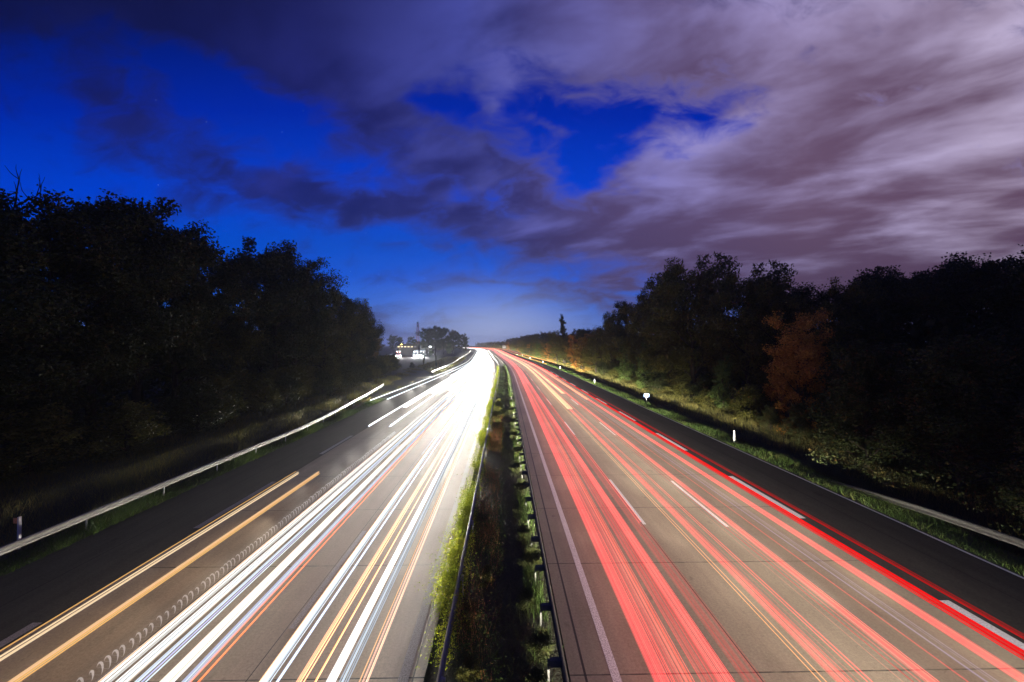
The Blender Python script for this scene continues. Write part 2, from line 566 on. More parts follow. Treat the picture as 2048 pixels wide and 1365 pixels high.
def stations(s0, s1, near=12.0, far=9.0):
    a = [s0]
    while a[-1] < s1 - 1e-6:
        st = near if a[-1] < 85 else far
        if a[-1] > 700:
            st = 40
        a.append(min(s1, a[-1] + st))
    return np.array(a)


def ribbon(name, offs, hs, s, mat, parent=None):
    """sheet across the road: offs/hs across, s along; UV = (offset, distance)"""
    offs = np.asarray(offs, float)
    hs = np.asarray(hs, float)
    n, k = len(s), len(offs)
    O, S = np.meshgrid(offs, s)
    Hh, _ = np.meshgrid(hs, s)
    v = np.stack([O + dev(S), S, Hh + rise(S)], -1).reshape(-1, 3)
    i = np.arange(n - 1)[:, None] * k + np.arange(k - 1)[None, :]
    f = np.stack([i, i + 1, i + 1 + k, i + k], -1).reshape(-1, 4)
    o = mesh_np(name, v, f, mat, parent)
    uvl = o.data.uv_layers.new(name='UVMap')
    uvd = np.stack([O, S], -1).reshape(-1, 2)[f.ravel()]
    uvl.data.foreach_set('uv', uvd.astype(np.float32).ravel())
    return o


# terrain, one sheet out to the horizon
s_terr = np.concatenate([np.arange(-60, 120, 6.0), np.arange(120, 700, 12.0), np.arange(700, 1750, 50.0)])
terr_o = [-900, -400, -120, -70, -48, -38, -31, -27, -24, -21.5, -20.2, -19.2, -17.55, -1.9, -1.2, 0, 1.2, 1.65, 18.25, 19.6, 20.6, 21.6, 22.6, 24.0, 27, 33, 45, 80, 200, 500, 900]
terr_h = [1, 1, .8, .6, .6, .5, .5, .4, .25, -.35, -.30, -.06, -.05, -.04, .05, .05, .05, -.04, -.05, -.05, -.35, -.75, -.55, .25, .5, .6, .8, 1, 1, 1, 1]
ground = ribbon('ground', terr_o, terr_h, s_terr, M['ground'])
tag(ground, kind='structure')

s_road = np.concatenate([np.arange(-60, 90, 10.0), np.arange(90, 760, 6.0), np.arange(760, 1690, 40.0)])
road_l = tag(ribbon('oncoming_carriageway', [-13.35, -9.8, -6.2, -1.95], [0, 0, 0, 0], s_road, M['concrete_l']), kind='structure')
road_r = tag(ribbon('outbound_carriageway', [1.6, 6.2, 9.8, 13.75], [0, 0, 0, 0], s_road, M['concrete']), kind='structure')
sh_l = tag(ribbon('oncoming_hard_shoulder', [-17.6, -13.35], [-.006, -.006], s_road, M['asphalt']), kind='structure')
sh_r = tag(ribbon('outbound_hard_shoulder', [13.75, 18.2], [-.006, -.006], s_road, M['asphalt']), kind='structure')


def poly_sheet(name, left, right, h, mat):
    """sheet between two edge lines given as (x, y) points"""
    n = len(left)
    v, uvs = [], []
    for (a, b) in zip(left, right):
        for p in (a, b):
            v.append((p[0], p[1], float(rise(p[1])) + h))
    f = [(2 * i, 2 * i + 1, 2 * i + 3, 2 * i + 2) for i in range(n - 1)]
    o = mesh_np(name, v, f, mat)
    uvl = o.data.uv_layers.new(name='UVMap')
    uvl.data.foreach_set('uv', np.array([v[i][:2] for q in f for i in q], dtype=np.float32).ravel())
    return o


slip = poly_sheet('slip_road',
                  [(-17.7, 26), (-18.6, 44), (-20.2, 58), (-22.6, 74), (-28.5, 102), (-38, 135), (-50, 170), (-66, 212), (-92, 246), (-98, 290)],
                  [(-17.5, 26), (-17.5, 44), (-17.5, 58), (-17.5, 74), (-17.6, 102), (-29, 135), (-38.5, 170), (-47, 212), (-50, 246), (-56, 290)],
                  0.62, M['asphalt'])
# the slip road starts level with the shoulder and climbs gently with the bank
for vtx in slip.data.vertices:
    k = min(1.0, max(0.0, (vtx.co.y - 40) / 70.0))
    vtx.co.z = float(rise(vtx.co.y)) - 0.012 + (0.67 - 0.0) * k * k
tag(slip, kind='structure')


# ------------------------------------------------------------------ road markings (part of each carriageway)
def stripes(name, parent, o, wd, spans, h=0.004, mat='paint'):
    vs, fs = [], []
    for (a, b) in spans:
        st = stations(a, b, 6.0, 6.0)
        base = len(vs)
        for s in st:
            vs.append(P(o - wd / 2, s, h))
            vs.append(P(o + wd / 2, s, h))
        for i in range(len(st) - 1):
            q = base + 2 * i
            fs.append((q, q + 1, q + 3, q + 2))
    return mesh_np(name, vs, fs, M[mat], parent)


def dashes(start, ln, per, lo=-40, hi=600):
    k0 = math.ceil((lo - start) / per)
    k1 = math.floor((hi - start) / per)
    return [(start + k * per, start + k * per + ln) for k in range(k0, k1 + 1)]


stripes('edge_line', road_r, 2.72, 0.22, [(-40, 700)])
stripes('lane_line', road_r, 6.32, 0.15, dashes(18.0, 6, 18))
stripes('lane_line', road_r, 9.93, 0.15, dashes(17.7, 6, 18))
stripes('lane_line', sh_r, 13.93, 0.30, dashes(18.5, 6, 12), h=-0.002)
stripes('edge_line', sh_r, 18.02, 0.12, [(-40, 700)], h=-0.002)
stripes('edge_line', road_l, -2.45, 0.25, [(-40, 700)], mat='worn_paint')
stripes('lane_line', road_l, -6.08, 0.17, dashes(11.6, 6, 18), mat='worn_paint')
stripes('lane_line', road_l, -9.75, 0.17, dashes(5.0, 6, 18), mat='worn_paint')
stripes('lane_line', sh_l, -13.62, 0.28, dashes(6.0, 6, 12), h=-0.002, mat='worn_paint')


# ------------------------------------------------------------------ guard rails
W_PROFILE = [(0.0, 0.155), (0.035, 0.15), (0.08, 0.11), (0.08, 0.065), (0.02, 0.02), (0.02, -0.02), (0.08, -0.065), (0.08, -0.11), (0.035, -0.15), (0.0, -0.155)]


def beam(name, path, side, mat, parent, hz=0.60, cap=False):
    """W profile drawn along path of (x, y, z); side +1 faces +x"""
    prof = [(p[0] * side, p[1]) for p in W_PROFILE]
    back = [((p[0] - 0.012) * side, p[1]) for p in W_PROFILE[::-1]]
    ring = prof + back
    n, k = len(path), len(ring)
    v = []
    for i, p in enumerate(path):
        a = path[max(0, i - 1)]
        b = path[min(n - 1, i + 1)]
        t = Vector((b[0] - a[0], b[1] - a[1], 0)).normalized()
        nr = Vector((t.y, -t.x, 0))
        for (d, z) in ring:
            v.append((p[0] + nr.x * d, p[1] + nr.y * d, p[2] + hz + z))
    f = []
    for i in range(n - 1):
        for j in range(k):
            j2 = (j + 1) % k
            f.append((i * k + j, i * k + j2, (i + 1) * k + j2, (i + 1) * k + j))
    return mesh_np(name, v, f, mat, parent)


def guard_rail(path, side, label, posts, mat=None, spacer=0.0, post_mat=None):
    g = empty('guard_rail', path[0])
    tag(g, label, 'guard rail', 'steel guard rails along the motorway')
    base = Vector(path[0])
    rel = [(p[0] - base.x, p[1] - base.y, p[2] - base.z) for p in path]
    beam('beam', rel, side, mat or M['steel'], g)
    xs = np.array([p[0] for p in rel]); ys = np.array([p[1] for p in rel]); zs = np.array([p[2] for p in rel])
    first = None
    for s in posts:
        y = s - base.y
        x = float(np.interp(y, ys, xs)); z = float(np.interp(y, ys, zs))
        if first is None:
            b = MB()
            b.box((-0.08 * side - spacer * side, 0, 0.28), (0.05, 0.045, 0.80))
            b.box((-0.025 * side - spacer * 0.5 * side, 0, 0.60), (0.05 + spacer, 0.12, 0.16))
            first = b.build('post', post_mat or M['post'], g, (x, y, z))
        else:
            c = first.copy()
            C.objects.link(c)
            c.parent = g
            c.location = (x, y, z)
    return g


left_path = [P(-18.3, s) for s in np.arange(-8, 37, 4.0)] + [(-18.55, 40, 0), (-18.95, 44, 0), (-19.5, 49, 0), (-20.2, 55, 0), (-21.0, 62, 0), (-21.9, 69, 0), (-22.9, 76, 0)]
guard_rail(left_path, 1, 'long pale guard rail on the left verge, curving away along the slip road', np.arange(-6, 75, 4.0))
guard_rail([P(-20.3, s) for s in np.arange(112, 520, 8.0)], 1, 'far guard rail beyond the slip road, beside the oncoming headlights', np.arange(113, 500, 4.0))
guard_rail([P(-1.42, s) for s in np.arange(-8, 440, 6.0)], -1, 'median guard rail on the white headlight side, behind lime weeds', np.arange(-7, 380, 4.0))
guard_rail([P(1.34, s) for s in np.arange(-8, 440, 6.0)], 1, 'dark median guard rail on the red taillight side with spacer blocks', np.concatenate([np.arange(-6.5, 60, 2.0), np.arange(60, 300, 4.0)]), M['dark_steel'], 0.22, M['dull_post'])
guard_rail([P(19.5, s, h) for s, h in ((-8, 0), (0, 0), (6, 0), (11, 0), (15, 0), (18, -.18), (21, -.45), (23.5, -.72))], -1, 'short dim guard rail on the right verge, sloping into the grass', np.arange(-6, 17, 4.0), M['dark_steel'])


# ------------------------------------------------------------------ delineator posts
def delineator(p, label):
    d = empty('delineator_post', p)
    tag(d, label, 'delineator', 'roadside delineator posts')
    b = MB()
    b.prism([(-0.06, -0.05), (0.06, -0.05), (0.045, 0.045), (0, 0.065), (-0.045, 0.045)], 'z', -0.2, 0.98)
    b.build('body', M['white_plastic'], d)
    b = MB()
    b.prism([(-0.066, -0.056), (0.066, -0.056), (0.05, 0.05), (0, 0.07), (-0.05, 0.05)], 'z', 0.66, 0.86)
    b.build('black_band', M['black_plastic'], d)
    MB().box((0, -0.058, 0.76), (0.05, 0.012, 0.15)).build('reflector', M['white_sign'], d)
    return d


names = ['nearest white delineator on the right verge, alone before the dark bushes',
         'second white delineator on the right verge, beyond the blue sign',
         'third white delineator on the right verge, where the bend begins',
         'fourth white delineator on the right verge, under the orange trails',
         'fifth white delineator on the right verge, under the orange trails',
         'sixth white delineator on the right verge, under the orange trails',
         'farthest white delineator on the right verge, near the dark signboard']
for i, s in enumerate((33.2, 83.1, 132, 176, 224, 270, 310)):
    delineator(P(19.2 if i == 0 else 18.75, s, -0.06), names[i])
dl = empty('delineator_post', P(-19.6, 16.6, -0.1))
tag(dl, 'slim delineator with amber reflector behind the left guard rail', 'delineator', 'roadside delineator posts')
b = MB(); b.prism([(-0.02, -0.06), (0.04, -0.06), (0.035, 0.045), (0, 0.065), (-0.015, 0.045)], 'z', -0.2, 1.25); b.build('body', M['white_plastic'], dl)
MB().box((-0.09, -0.07, 1.12), (0.13, 0.02, 0.22), 0.008).build('reflector', M['reflector'], dl)

# small blue marker sign
sg = empty('marker_sign', P(20.35, 57, -0.3))
tag(sg, 'small pale blue marker sign on a post at the edge of the right ditch', 'road sign')
MB().tube((0, 0, -0.2), (0, 0, 0.95), 0.03).build('post', M['post'], sg)
bd = MB().box((0, -0.05, 1.18), (0.74, 0.03, 0.50), 0.01).build('board', M['blue_sign'], sg)
MB().box((0, -0.068, 1.18), (0.60, 0.008, 0.34), 0.003).build('face', M['white_sign'], bd)

# dark board on posts near the bend
sb = empty('sign_board', P(17.6, 455, 0))
tag(sb, 'dark back of a tall signboard on posts beside the far bend', 'road sign')
MB().box((0, 0, 4.3), (4.2, 0.12, 3.6), 0.03).build('board', M['dark_steel'], sb)
for x in (-1.4, 1.4):
    MB().tube((x, 0.15, -0.4), (x, 0.15, 5.8), 0.09).build('post', M['dark_steel'], sb)


# ------------------------------------------------------------------ light trails
def strands(name, items, mat, label, group, parent=None):
    """items: (offset0, offset1, height, radius, colour, strength, s0, s1). One mesh of thin tubes."""
    V, F, K = [], [], []
    base = 0
    for (o0, o1, h, r, col, st, s0, s1) in items:
        ss = stations(s0, s1)
        n = len(ss)
        t = np.clip((ss - s0) / max(1.0, min(s1 - s0, 120)), 0, 1)
        oo = o0 + (o1 - o0) * t + 0.05 * np.sin(ss * 0.045 + o0 * 3)
        x = oo + dev(ss)
        z = rise(ss) + h
        m = 6
        for j in range(m):
            a = 2 * math.pi * j / m
            V.append(np.stack([x + r * math.cos(a), ss, z + r * math.sin(a) * 0.8], -1))
        # vertices laid strand side by side: index = base + j*n + i
        i = np.arange(n - 1)
        for j in range(m):
            j2 = (j + 1) % m
            F.append(np.stack([base + j * n + i, base + j2 * n + i, base + j2 * n + i + 1, base + j * n + i + 1], -1))
        K.append(np.tile(np.array([col[0] * st, col[1] * st, col[2] * st, 1.0]), (m * n, 1)))
        # end caps
        F.append(np.array([[base, base + n, base + 2 * n, base + 3 * n], [base, base + 3 * n, base + 4 * n, base + 5 * n],
                           [base + n - 1, base + 2 * n - 1, base + 3 * n - 1, base + 4 * n - 1], [base + n - 1, base + 4 * n - 1, base + 5 * n - 1, base + 6 * n - 1]]))
        base += m * n
    o = mesh_np(name, np.concatenate(V), np.concatenate(F), mat, parent, smooth=True, cols=np.concatenate(K))
    return tag(o, label, 'light trail', group)


WHITE = (1.0, 0.97, 0.93); COOL = (0.80, 0.90, 1.0); TAN = (1.0, 0.60, 0.32); ORANGE = (1.0, 0.42, 0.12)
AMBER = (1.0, 0.55, 0.18); RED = (1.0, 0.045, 0.06); DEEP = (0.62, 0.004, 0.006); PINK = (1.0, 0.16, 0.14); RUST = (0.85, 0.14, 0.05)
GW = 'headlight trails of oncoming traffic'
GR = 'taillight trails of outbound traffic'
FARL = 900.0


def band(o, wdt, h, n, pal, s0, s1, r=(0.012, 0.03), st=(0.5, 1.2), drift=0.0, hs=0.10, spread=1.0):
    out = []
    for i in range(n):
        f = (i + 0.5) / n - 0.5
        c = pal[rnd.randrange(len(pal))] if not callable(pal) else pal(f)
        out.append((o + f * wdt, o + f * wdt * spread + drift, h + rnd.uniform(-hs, hs), rnd.uniform(*r), c, rnd.uniform(*st), s0 + rnd.uniform(0, .4), s1))
    return out


def beam_light(name, energy, col, wide=0.34, upper=0.006):
    """a car headlamp: strongest just under the horizon, weak downward, almost nothing above the cut-off"""
    ld = bpy.data.lights.new(name, 'SPOT')
    ld.energy = energy
    ld.color = col
    ld.spot_size = R(100)
    ld.spot_blend = 1.0
    ld.shadow_soft_size = 0.0
    ld.specular_factor = 0.5
    ld.use_nodes = True
    t = NT(ld.node_tree)
    em = [n for n in t.n if n.type == 'EMISSION'][0]
    nrm = t.n.new('ShaderNodeTexCoord').outputs['Normal']
    sx = t.n.new('ShaderNodeSeparateXYZ')
    t.l.new(nrm, sx.inputs[0])
    up = sx.outputs[1]
    hor = t.math('DIVIDE', sx.outputs[0], wide)
    side = t.math('EXPONENT', t.math('MULTIPLY', t.math('MULTIPLY', hor, hor), -1.0))
    down = t.math('POWER', t.math('ADD', t.math('MAXIMUM', t.math('MULTIPLY', up, -1.0), 0.0), 0.035), -2.4)
    steep = t.math('SUBTRACT', 1.0, t.step(t.math('MULTIPLY', up, -1.0), 0.10, 0.50))
    down = t.math('MULTIPLY', t.math('MULTIPLY', down, 0.035 ** 2.4), steep)
    above = t.math('MULTIPLY_ADD', t.math('EXPONENT', t.math('DIVIDE', t.math('MAXIMUM', up, 0.0), -0.022)), 1.0 - upper, upper)
    t.l.new(t.math('MULTIPLY', side, t.math('MULTIPLY', down, above)), em.inputs['Strength'])
    return ld


BEAM = {}


def beams(parent, o, s_list, kind, h=0.48, pan=0.0):
    """the headlights that swept the lane: lamps at lamp height all along it"""
    for s, share in s_list:
        if (kind, share) not in BEAM:
            c = BEAM[kind].copy()
            c.energy = BEAM[kind].energy * share
            BEAM[(kind, share)] = c
        lo = bpy.data.objects.new('headlight_beam', BEAM[(kind, share)])
        C.objects.link(lo)
        lo.parent = parent
        q_ = (s * 7.31 + o * 3.7) % 1.0 - .5
        lo.location = P(o + q_ * .9, s + ((s * 3.77) % 1.0 - .5) * 1.2, h)
        hd = float(np.interp(s, S_T, HEAD))
        toward = not kind.startswith('out')
        lo.rotation_euler = (R(90), 0, (R(180) if toward else 0) - hd + R(pan))


BEAM['in'] = beam_light('oncoming_headlamp', 9800, (1, 0.92, 0.80))
BEAM['out'] = beam_light('outbound_headlamp', 165000, (1, 0.93, 0.79), wide=0.28)
BEAM['out_low'] = beam_light('outbound_headlamp', 80000, (1, 0.90, 0.74), wide=0.30)
BEAM['in_side'] = beam_light('oncoming_headlamp', 11500, (1, 0.93, 0.82), wide=0.7)
BEAM['in_slip'] = beam_light('slip_road_headlamp', 52000, (1, 0.95, 0.84), wide=0.6, upper=0.06)
BEAM['amber'] = beam_light('amber_headlamp', 62000, (1, 0.76, 0.50), wide=0.6)



trails = {}


def W_(key, items, label, mat='glow_white'):
    trails[key] = strands('light_trail', items, M[mat], label, GW)


def R_(key, items, label, mat='glow_red'):
    trails[key] = strands('light_trail', items, M[mat], label, GR)


# --- oncoming side (lane centres about -4.3, -7.9, -11.5)
def edge(a, b):
    return lambda f: a if f < 0 else b


W_('A1', band(-12.1, .20, .64, 9, [TAN, AMBER, (1.0, .74, .46)], -5, 23.6, (.014, .028), (.7, 1.15)), 'amber headlight trail with a blunt end, outermost on the oncoming side')
W_('A2', band(-10.86, .18, .64, 8, [TAN, AMBER, (1.0, .74, .46)], -5, 23.6, (.014, .028), (.7, 1.15)), 'amber blunt-ended headlight trail beside the outermost one')
W_('B1', band(-12.5, .14, .66, 5, [COOL, WHITE], 37, FARL, (.03, .05), (1.6, 3)), 'white trail starting in the nearside lane just beyond the amber pair')
W_('B2', band(-10.6, .14, .66, 5, [COOL, WHITE], 37, FARL, (.03, .05), (1.6, 3)), 'twin white trail starting beyond the amber pair, nearer the middle lane')
W_('E1', band(-18.0, .12, .66, 4, [COOL, WHITE], 54, FARL, (.03, .05), (1.6, 3), drift=3.5), 'white trail nearest the slip road, merging toward the bend')
W_('E2', band(-16.0, .12, .66, 4, [COOL, WHITE], 55, FARL, (.03, .05), (1.6, 3), drift=3.0), 'second white trail from the slip road, short and blunt')
W_('C1', band(-8.75, .18, .66, 9, edge((1.0, .72, .5), WHITE), -5, FARL, (.012, .028), (.6, 1.4)) + band(-8.42, .24, .66, 8, [WHITE, (1.0, .85, .7), COOL], -5, FARL, (.014, .034), (.7, 1.8)),
   'wide striped trail of tan and white strands right of the coiled trail')
W_('C2', band(-8.10, .12, .62, 5, [COOL, (0.7, 0.7, 1.0)], -5, FARL, (.012, .028), (.6, 1.4)), 'thin lilac white trail beside the tan and white striped one')
W_('D1', band(-7.42, .25, .66, 12, [WHITE, WHITE, (1.0, .85, .7)], -5, FARL, (.016, .036), (1.0, 2.4)), 'brightest white trail down the middle of the oncoming side')
W_('D2', band(-7.02, .16, .62, 6, [(0.62, 0.66, 0.9), COOL], -5, FARL, (.012, .028), (.5, 1.1)), 'bluish fringe trail along the brightest white one')
W_('O1', band(-6.72, .02, .85, 2, [(0.9, 0.16, 0.03)], -5, 70, (.010, .014), (.8, 1.0), hs=.02), 'hair thin orange red trail, left of a thin pair', 'glow_thin')
W_('O2', band(-6.55, .02, .85, 2, [(0.9, 0.16, 0.03)], -5, 70, (.010, .014), (.8, 1.0), hs=.02), 'hair thin orange red trail, right of a thin pair', 'glow_thin')
W_('F1', band(-5.28, .22, .66, 11, lambda f: TAN if f < -.2 else (WHITE if f < .25 else COOL), -5, FARL, (.014, .032), (.8, 1.9)), 'white trail with tan left edge just right of the dashed lane line')
W_('F2', band(-5.0, .14, .62, 6, [(0.45, 0.55, 0.75), (0.6, 0.7, 0.9)], -5, FARL, (.008, .016), (.4, .8)), 'faint grey blue trail hugging the tan edged white one', 'glow_thin')
W_('G1', band(-4.42, .16, .74, 7, [(0.9, 0.42, 0.2)], -5, FARL, (.010, .020), (.4, .9)), 'soft orange trail in the fast lane', 'glow_thin')
W_('G2', band(-4.17, .03, .70, 2, [ORANGE, TAN], -5, FARL, (.010, .014), (.9, 1.2), hs=.02), 'hair thin orange trail next to the soft orange one', 'glow_thin')
W_('H1', band(-3.88, .16, .66, 8, [WHITE, WHITE, TAN], -5, FARL, (.014, .032), (1.0, 2.2)), 'strong white trail in the fast lane')
W_('H2', band(-3.62, .16, .64, 8, [(0.62, 0.72, 0.85), COOL], -5, FARL, (.010, .018), (.5, 1.0)), 'ice blue trail beside the strong white one in the fast lane')
W_('I1', band(-3.17, .03, .70, 2, [ORANGE, TAN], -5, FARL, (.010, .016), (.9, 1.2), hs=.02), 'hair thin orange trail nearest the median')
W_('I2', band(-3.03, .12, .68, 6, [(0.9, 0.5, 0.34)], -5, FARL, (.008, .016), (.4, .8)), 'pale salmon trail nearest the median edge line', 'glow_thin')
far_sets = [(-11.9, 48), (-11.2, 62), (-9.3, 70), (-8.2, 58), (-7.9, 84), (-6.4, 66), (-5.7, 60), (-4.9, 46), (-4.1, 72), (-3.5, 52), (-10.2, 92), (-12.8, 96)]
far_txt = ['nearside lane, first to begin', 'nearside lane, second to begin', 'middle lane, far left', 'middle lane, first to begin', 'middle lane, last to begin', 'middle lane, beside the lane line',
           'fast lane, beside the lane line', 'fast lane, first to begin', 'fast lane, last to begin', 'fast lane, nearest the median', 'nearside lane, beside the lane line', 'nearside lane, last to begin']
for (o, s0), tx in zip(far_sets, far_txt):  # extra trails added to fill the far carriageway with white glare
    W_('far%d' % s0, band(o, .55, .68, 7, [WHITE, COOL, WHITE], s0, FARL, (.03, .06), (1.6, 3.2)), 'added distant white trail filling out the glare: ' + tx)

# coiled flicker of a bouncing lamp
nV, nF = [], []
yy = 7.6
amp_ = 1.0
q = 0
while yy < 34:
    hy_ = []
    base = len(nV)
    ks = 9
    for i in range(ks):
        an = math.pi * (-0.15 + 1.05 * i / (ks - 1))
        rr = 0.020 * math.sin(math.pi * i / (ks - 1)) + .0012
        cx, cz, cyy = -9.26 + 0.09 * amp_ * math.cos(an), 0.66 + 0.15 * amp_ * math.sin(an), yy + 0.06 * math.sin(an * .7)
        for j in range(4):
            a2 = j * math.pi / 2
            nV.append((cx + rr * math.cos(a2) * math.cos(an), cyy + rr * 1.3 * math.sin(a2), cz + rr * math.cos(a2) * math.sin(an)))
    if base:      # the thread back to the arc before
        for j in range(4):
            nF.append((base - 4 + j, base - 4 + (j + 1) % 4, base + (j + 1) % 4, base + j))
    for i in range(ks - 1):
        for j in range(4):
            nF.append((base + i * 4 + j, base + i * 4 + (j + 1) % 4, base + (i + 1) * 4 + (j + 1) % 4, base + (i + 1) * 4 + j))
    yy += rnd.uniform(.16, .25)
    amp_ = rnd.uniform(.75, 1.15)
coil = mesh_np('light_trail', nV, nF, M['glow_thin'], cols=np.tile([0.20, 0.18, 0.17, 1.0], (len(nV), 1)))
tag(coil, 'coiled grey flicker trail like a loose spring, left of the striped one', 'light trail', GW)

# --- outbound side
def reds(o, wdt, n, s0=-6, s1=800, h=.85, st=(.35, .75), r=(.012, .024), pal=(RED, RED, PINK), drift=0.0, hs=.12, spread=1.0):
    if n > 5:      # a broad lamp: strands side by side, read as one soft band
        n = int(n * 2.2)
        q = wdt / n * .62
        return band(o, wdt, h, n, list(pal), s0, s1, (q * .7, q * 1.15), (st[0] * .46 + .07, st[1] * .54), drift, .03, spread)
    return band(o, wdt, h, n, list(pal), s0, s1, r, (st[0] * .6, st[1] * .6), drift, hs, spread)


R_('r1', reds(3.42, .34, 16, drift=.10, st=(.5, .85)) + reds(3.85, .5, 12, st=(.3, .5)), 'broad red trail nearest the white median edge line')
R_('r2', reds(4.76, .36, 16, drift=-.05, st=(.5, .85)) + reds(4.40, .4, 7, st=(.15, .35)), 'second broad red trail in the fast lane')
R_('r3', reds(3.98, .08, 4, pal=(RUST,), st=(.18, .3), s1=60), 'narrow orange red trail between the two broad fast lane trails')
R_('r4', reds(5.55, .08, 3, s0=16, st=(.35, .6), pal=(PINK, RED)) + reds(5.4, .5, 6, s0=-6, s1=60, st=(.06, .14), r=(.008, .014)), 'thin red trail just left of the first dashed line')
R_('o1', reds(6.72, .02, 1, st=(.55, .6), r=(.011, .013), pal=(ORANGE,), drift=.3, hs=.02), 'hair thin amber trail, left one of a pair in the middle lane')
R_('o2', reds(6.85, .02, 1, st=(.55, .6), r=(.011, .013), pal=(ORANGE,), drift=.3, hs=.02), 'hair thin amber trail, right one of a pair in the middle lane')
R_('r5', reds(7.25, .36, 15, drift=.45, st=(.24, .58)) + reds(7.6, .3, 5, st=(.15, .3), r=(.008, .014)), 'broad pinkish red trail in the middle lane')
R_('r6', reds(7.95, .05, 2, st=(.5, .8)), 'thin red line just right of the broad middle lane trail')
R_('r7', reds(9.15, .36, 14, drift=.3, st=(.22, .55)) + reds(8.75, .3, 4, st=(.2, .4), r=(.008, .014)), 'broad red trail along the second dashed line')
R_('r8', reds(10.03, .03, 1, st=(.4, .6), pal=(RED,)), 'thin red line right of the second dashed line')
R_('g1', reds(10.45, .12, 5, st=(.10, .22), pal=((0.5, 0.45, 0.75),), r=(.008, .016), s1=60), 'faint violet grey trail in the nearside lane')
R_('r9', reds(11.22, .34, 16, drift=-.05, st=(.3, .75)), 'broad pink red trail in the nearside lane')
R_('r10', reds(12.1, .32, 12, pal=(DEEP,), st=(2.6, 3.4), h=.9) + reds(12.4, .3, 4, pal=(DEEP,), st=(1.0, 1.5), r=(.008, .012), h=1.05, s1=60), 'deep red trail hugging the block marking by the shoulder', 'glow_solid')
R_('y1', reds(7.3, .6, 12, s0=44, pal=(AMBER, (1.0, .62, .30), TAN), st=(.5, 1.0), h=1.0, r=(.02, .04), drift=.2), 'yellow amber trail far up the middle lane')
R_('y2', reds(8.6, .7, 12, s0=58, pal=(AMBER, TAN, PINK), st=(.4, .9), h=1.0, r=(.02, .04)), 'pale amber trail far up beside the second dashed line')
R_('y3', reds(10.9, .4, 8, s0=52, pal=(ORANGE, PINK), st=(.5, .9), h=.95, r=(.02, .04)), 'orange pink trail far up the nearside lane')
R_('p1', reds(4.1, 1.2, 14, s0=75, pal=(RED, PINK), st=(.4, .9), r=(.02, .05)), 'dense red trail filling the far fast lane')
R_('p2', reds(11.6, .8, 10, s0=90, pal=(RED, PINK), st=(.4, .9), r=(.02, .05)), 'dense red trail filling the far nearside lane')
R_('x1', reds(16.4, .10, 3, s0=148, pal=(ORANGE, RED), st=(.8, 1.2), h=.95, r=(.05, .08)), 'lower orange trail on the far shoulder, passing the delineators')
R_('x2', reds(20.3, .12, 3, s0=150, pal=(ORANGE, RED), st=(.8, 1.2), h=1.25, r=(.05, .08), drift=-1.0), 'upper orange trail at the far bend, along the autumn trees')

# headlight beams
s_b = [(s, .5) for s in np.arange(-6, 88, 3.5)] + [(s, 1.0) for s in np.arange(88, 140, 8.0)] + [(s, 2.6) for s in np.arange(140, 520, 24.0)]
for key, o in (('C1', -8.5), ('D1', -7.2), ('F1', -5.2), ('H1', -3.9)):
    beams(trails[key], o, s_b, 'in')
beams(trails['B1'], -12.0, [q for q in s_b if q[0] > 24], 'in_side')
beams(trails['A1'], -11.5, [(s, .5) for s in np.arange(-4, 24, 3.5)], 'amber')
beams(trails['E1'], -17.6, [(s, 1.0) for s in np.arange(62, 150, 12.0)], 'in_slip', pan=-14)
s_r = [(s, .5) for s in np.arange(-17, 88, 3.5)] + [(s, 1.2) for s in np.arange(88, 160, 9.0)] + [(s, 3.0) for s in np.arange(160, 500, 26.0)]
for key, o in (('r1', 4.1), ('r5', 7.6), ('r7', 9.6), ('r10', 12.6)):
    beams(trails[key], o, s_r, 'out_low' if key == 'r1' else 'out')


# ------------------------------------------------------------------ trees
def tube_np(pts, radii, m=6):
    V, F = [], []
    n = len(pts)
    for i, p in enumerate(pts):
        a = pts[max(0, i - 1)]
        b = pts[min(n - 1, i + 1)]
        t = (b - a) / (np.linalg.norm(b - a) + 1e-9)
        u = np.cross(t, [0.31, 0.95, 0.05])
        u /= np.linalg.norm(u) + 1e-9
        v = np.cross(t, u)
        for j in range(m):
            an = 2 * math.pi * j / m
            V.append(p + radii[i] * (math.cos(an) * u + math.sin(an) * v))
    for i in range(n - 1):
        for j in range(m):
            F.append((i * m + j, i * m + (j + 1) % m, (i + 1) * m + (j + 1) % m, (i + 1) * m + j))
    return np.array(V), np.array(F)


def leaf_quads(cent, size, g, aspect=0.6, droop=0.0):
    n = len(cent)
    a = g.normal(size=(n, 3))
    a[:, 2] *= 0.7
    a[:, 2] -= droop
    a /= np.linalg.norm(a, axis=1)[:, None]
    b = np.cross(a, g.normal(size=(n, 3)))
    b /= np.linalg.norm(b, axis=1)[:, None]
    sz = size * g.uniform(0.6, 1.4, (n, 1))
    la, lb = a * sz * 0.5, b * sz * 0.5 * aspect
    c = np.cross(a, b) * sz * 0.12
    v = np.stack([cent - la, cent + lb + c, cent + la, cent - lb + c], 1).reshape(-1, 3)
    f = np.arange(n * 4).reshape(-1, 4)
    return v, f


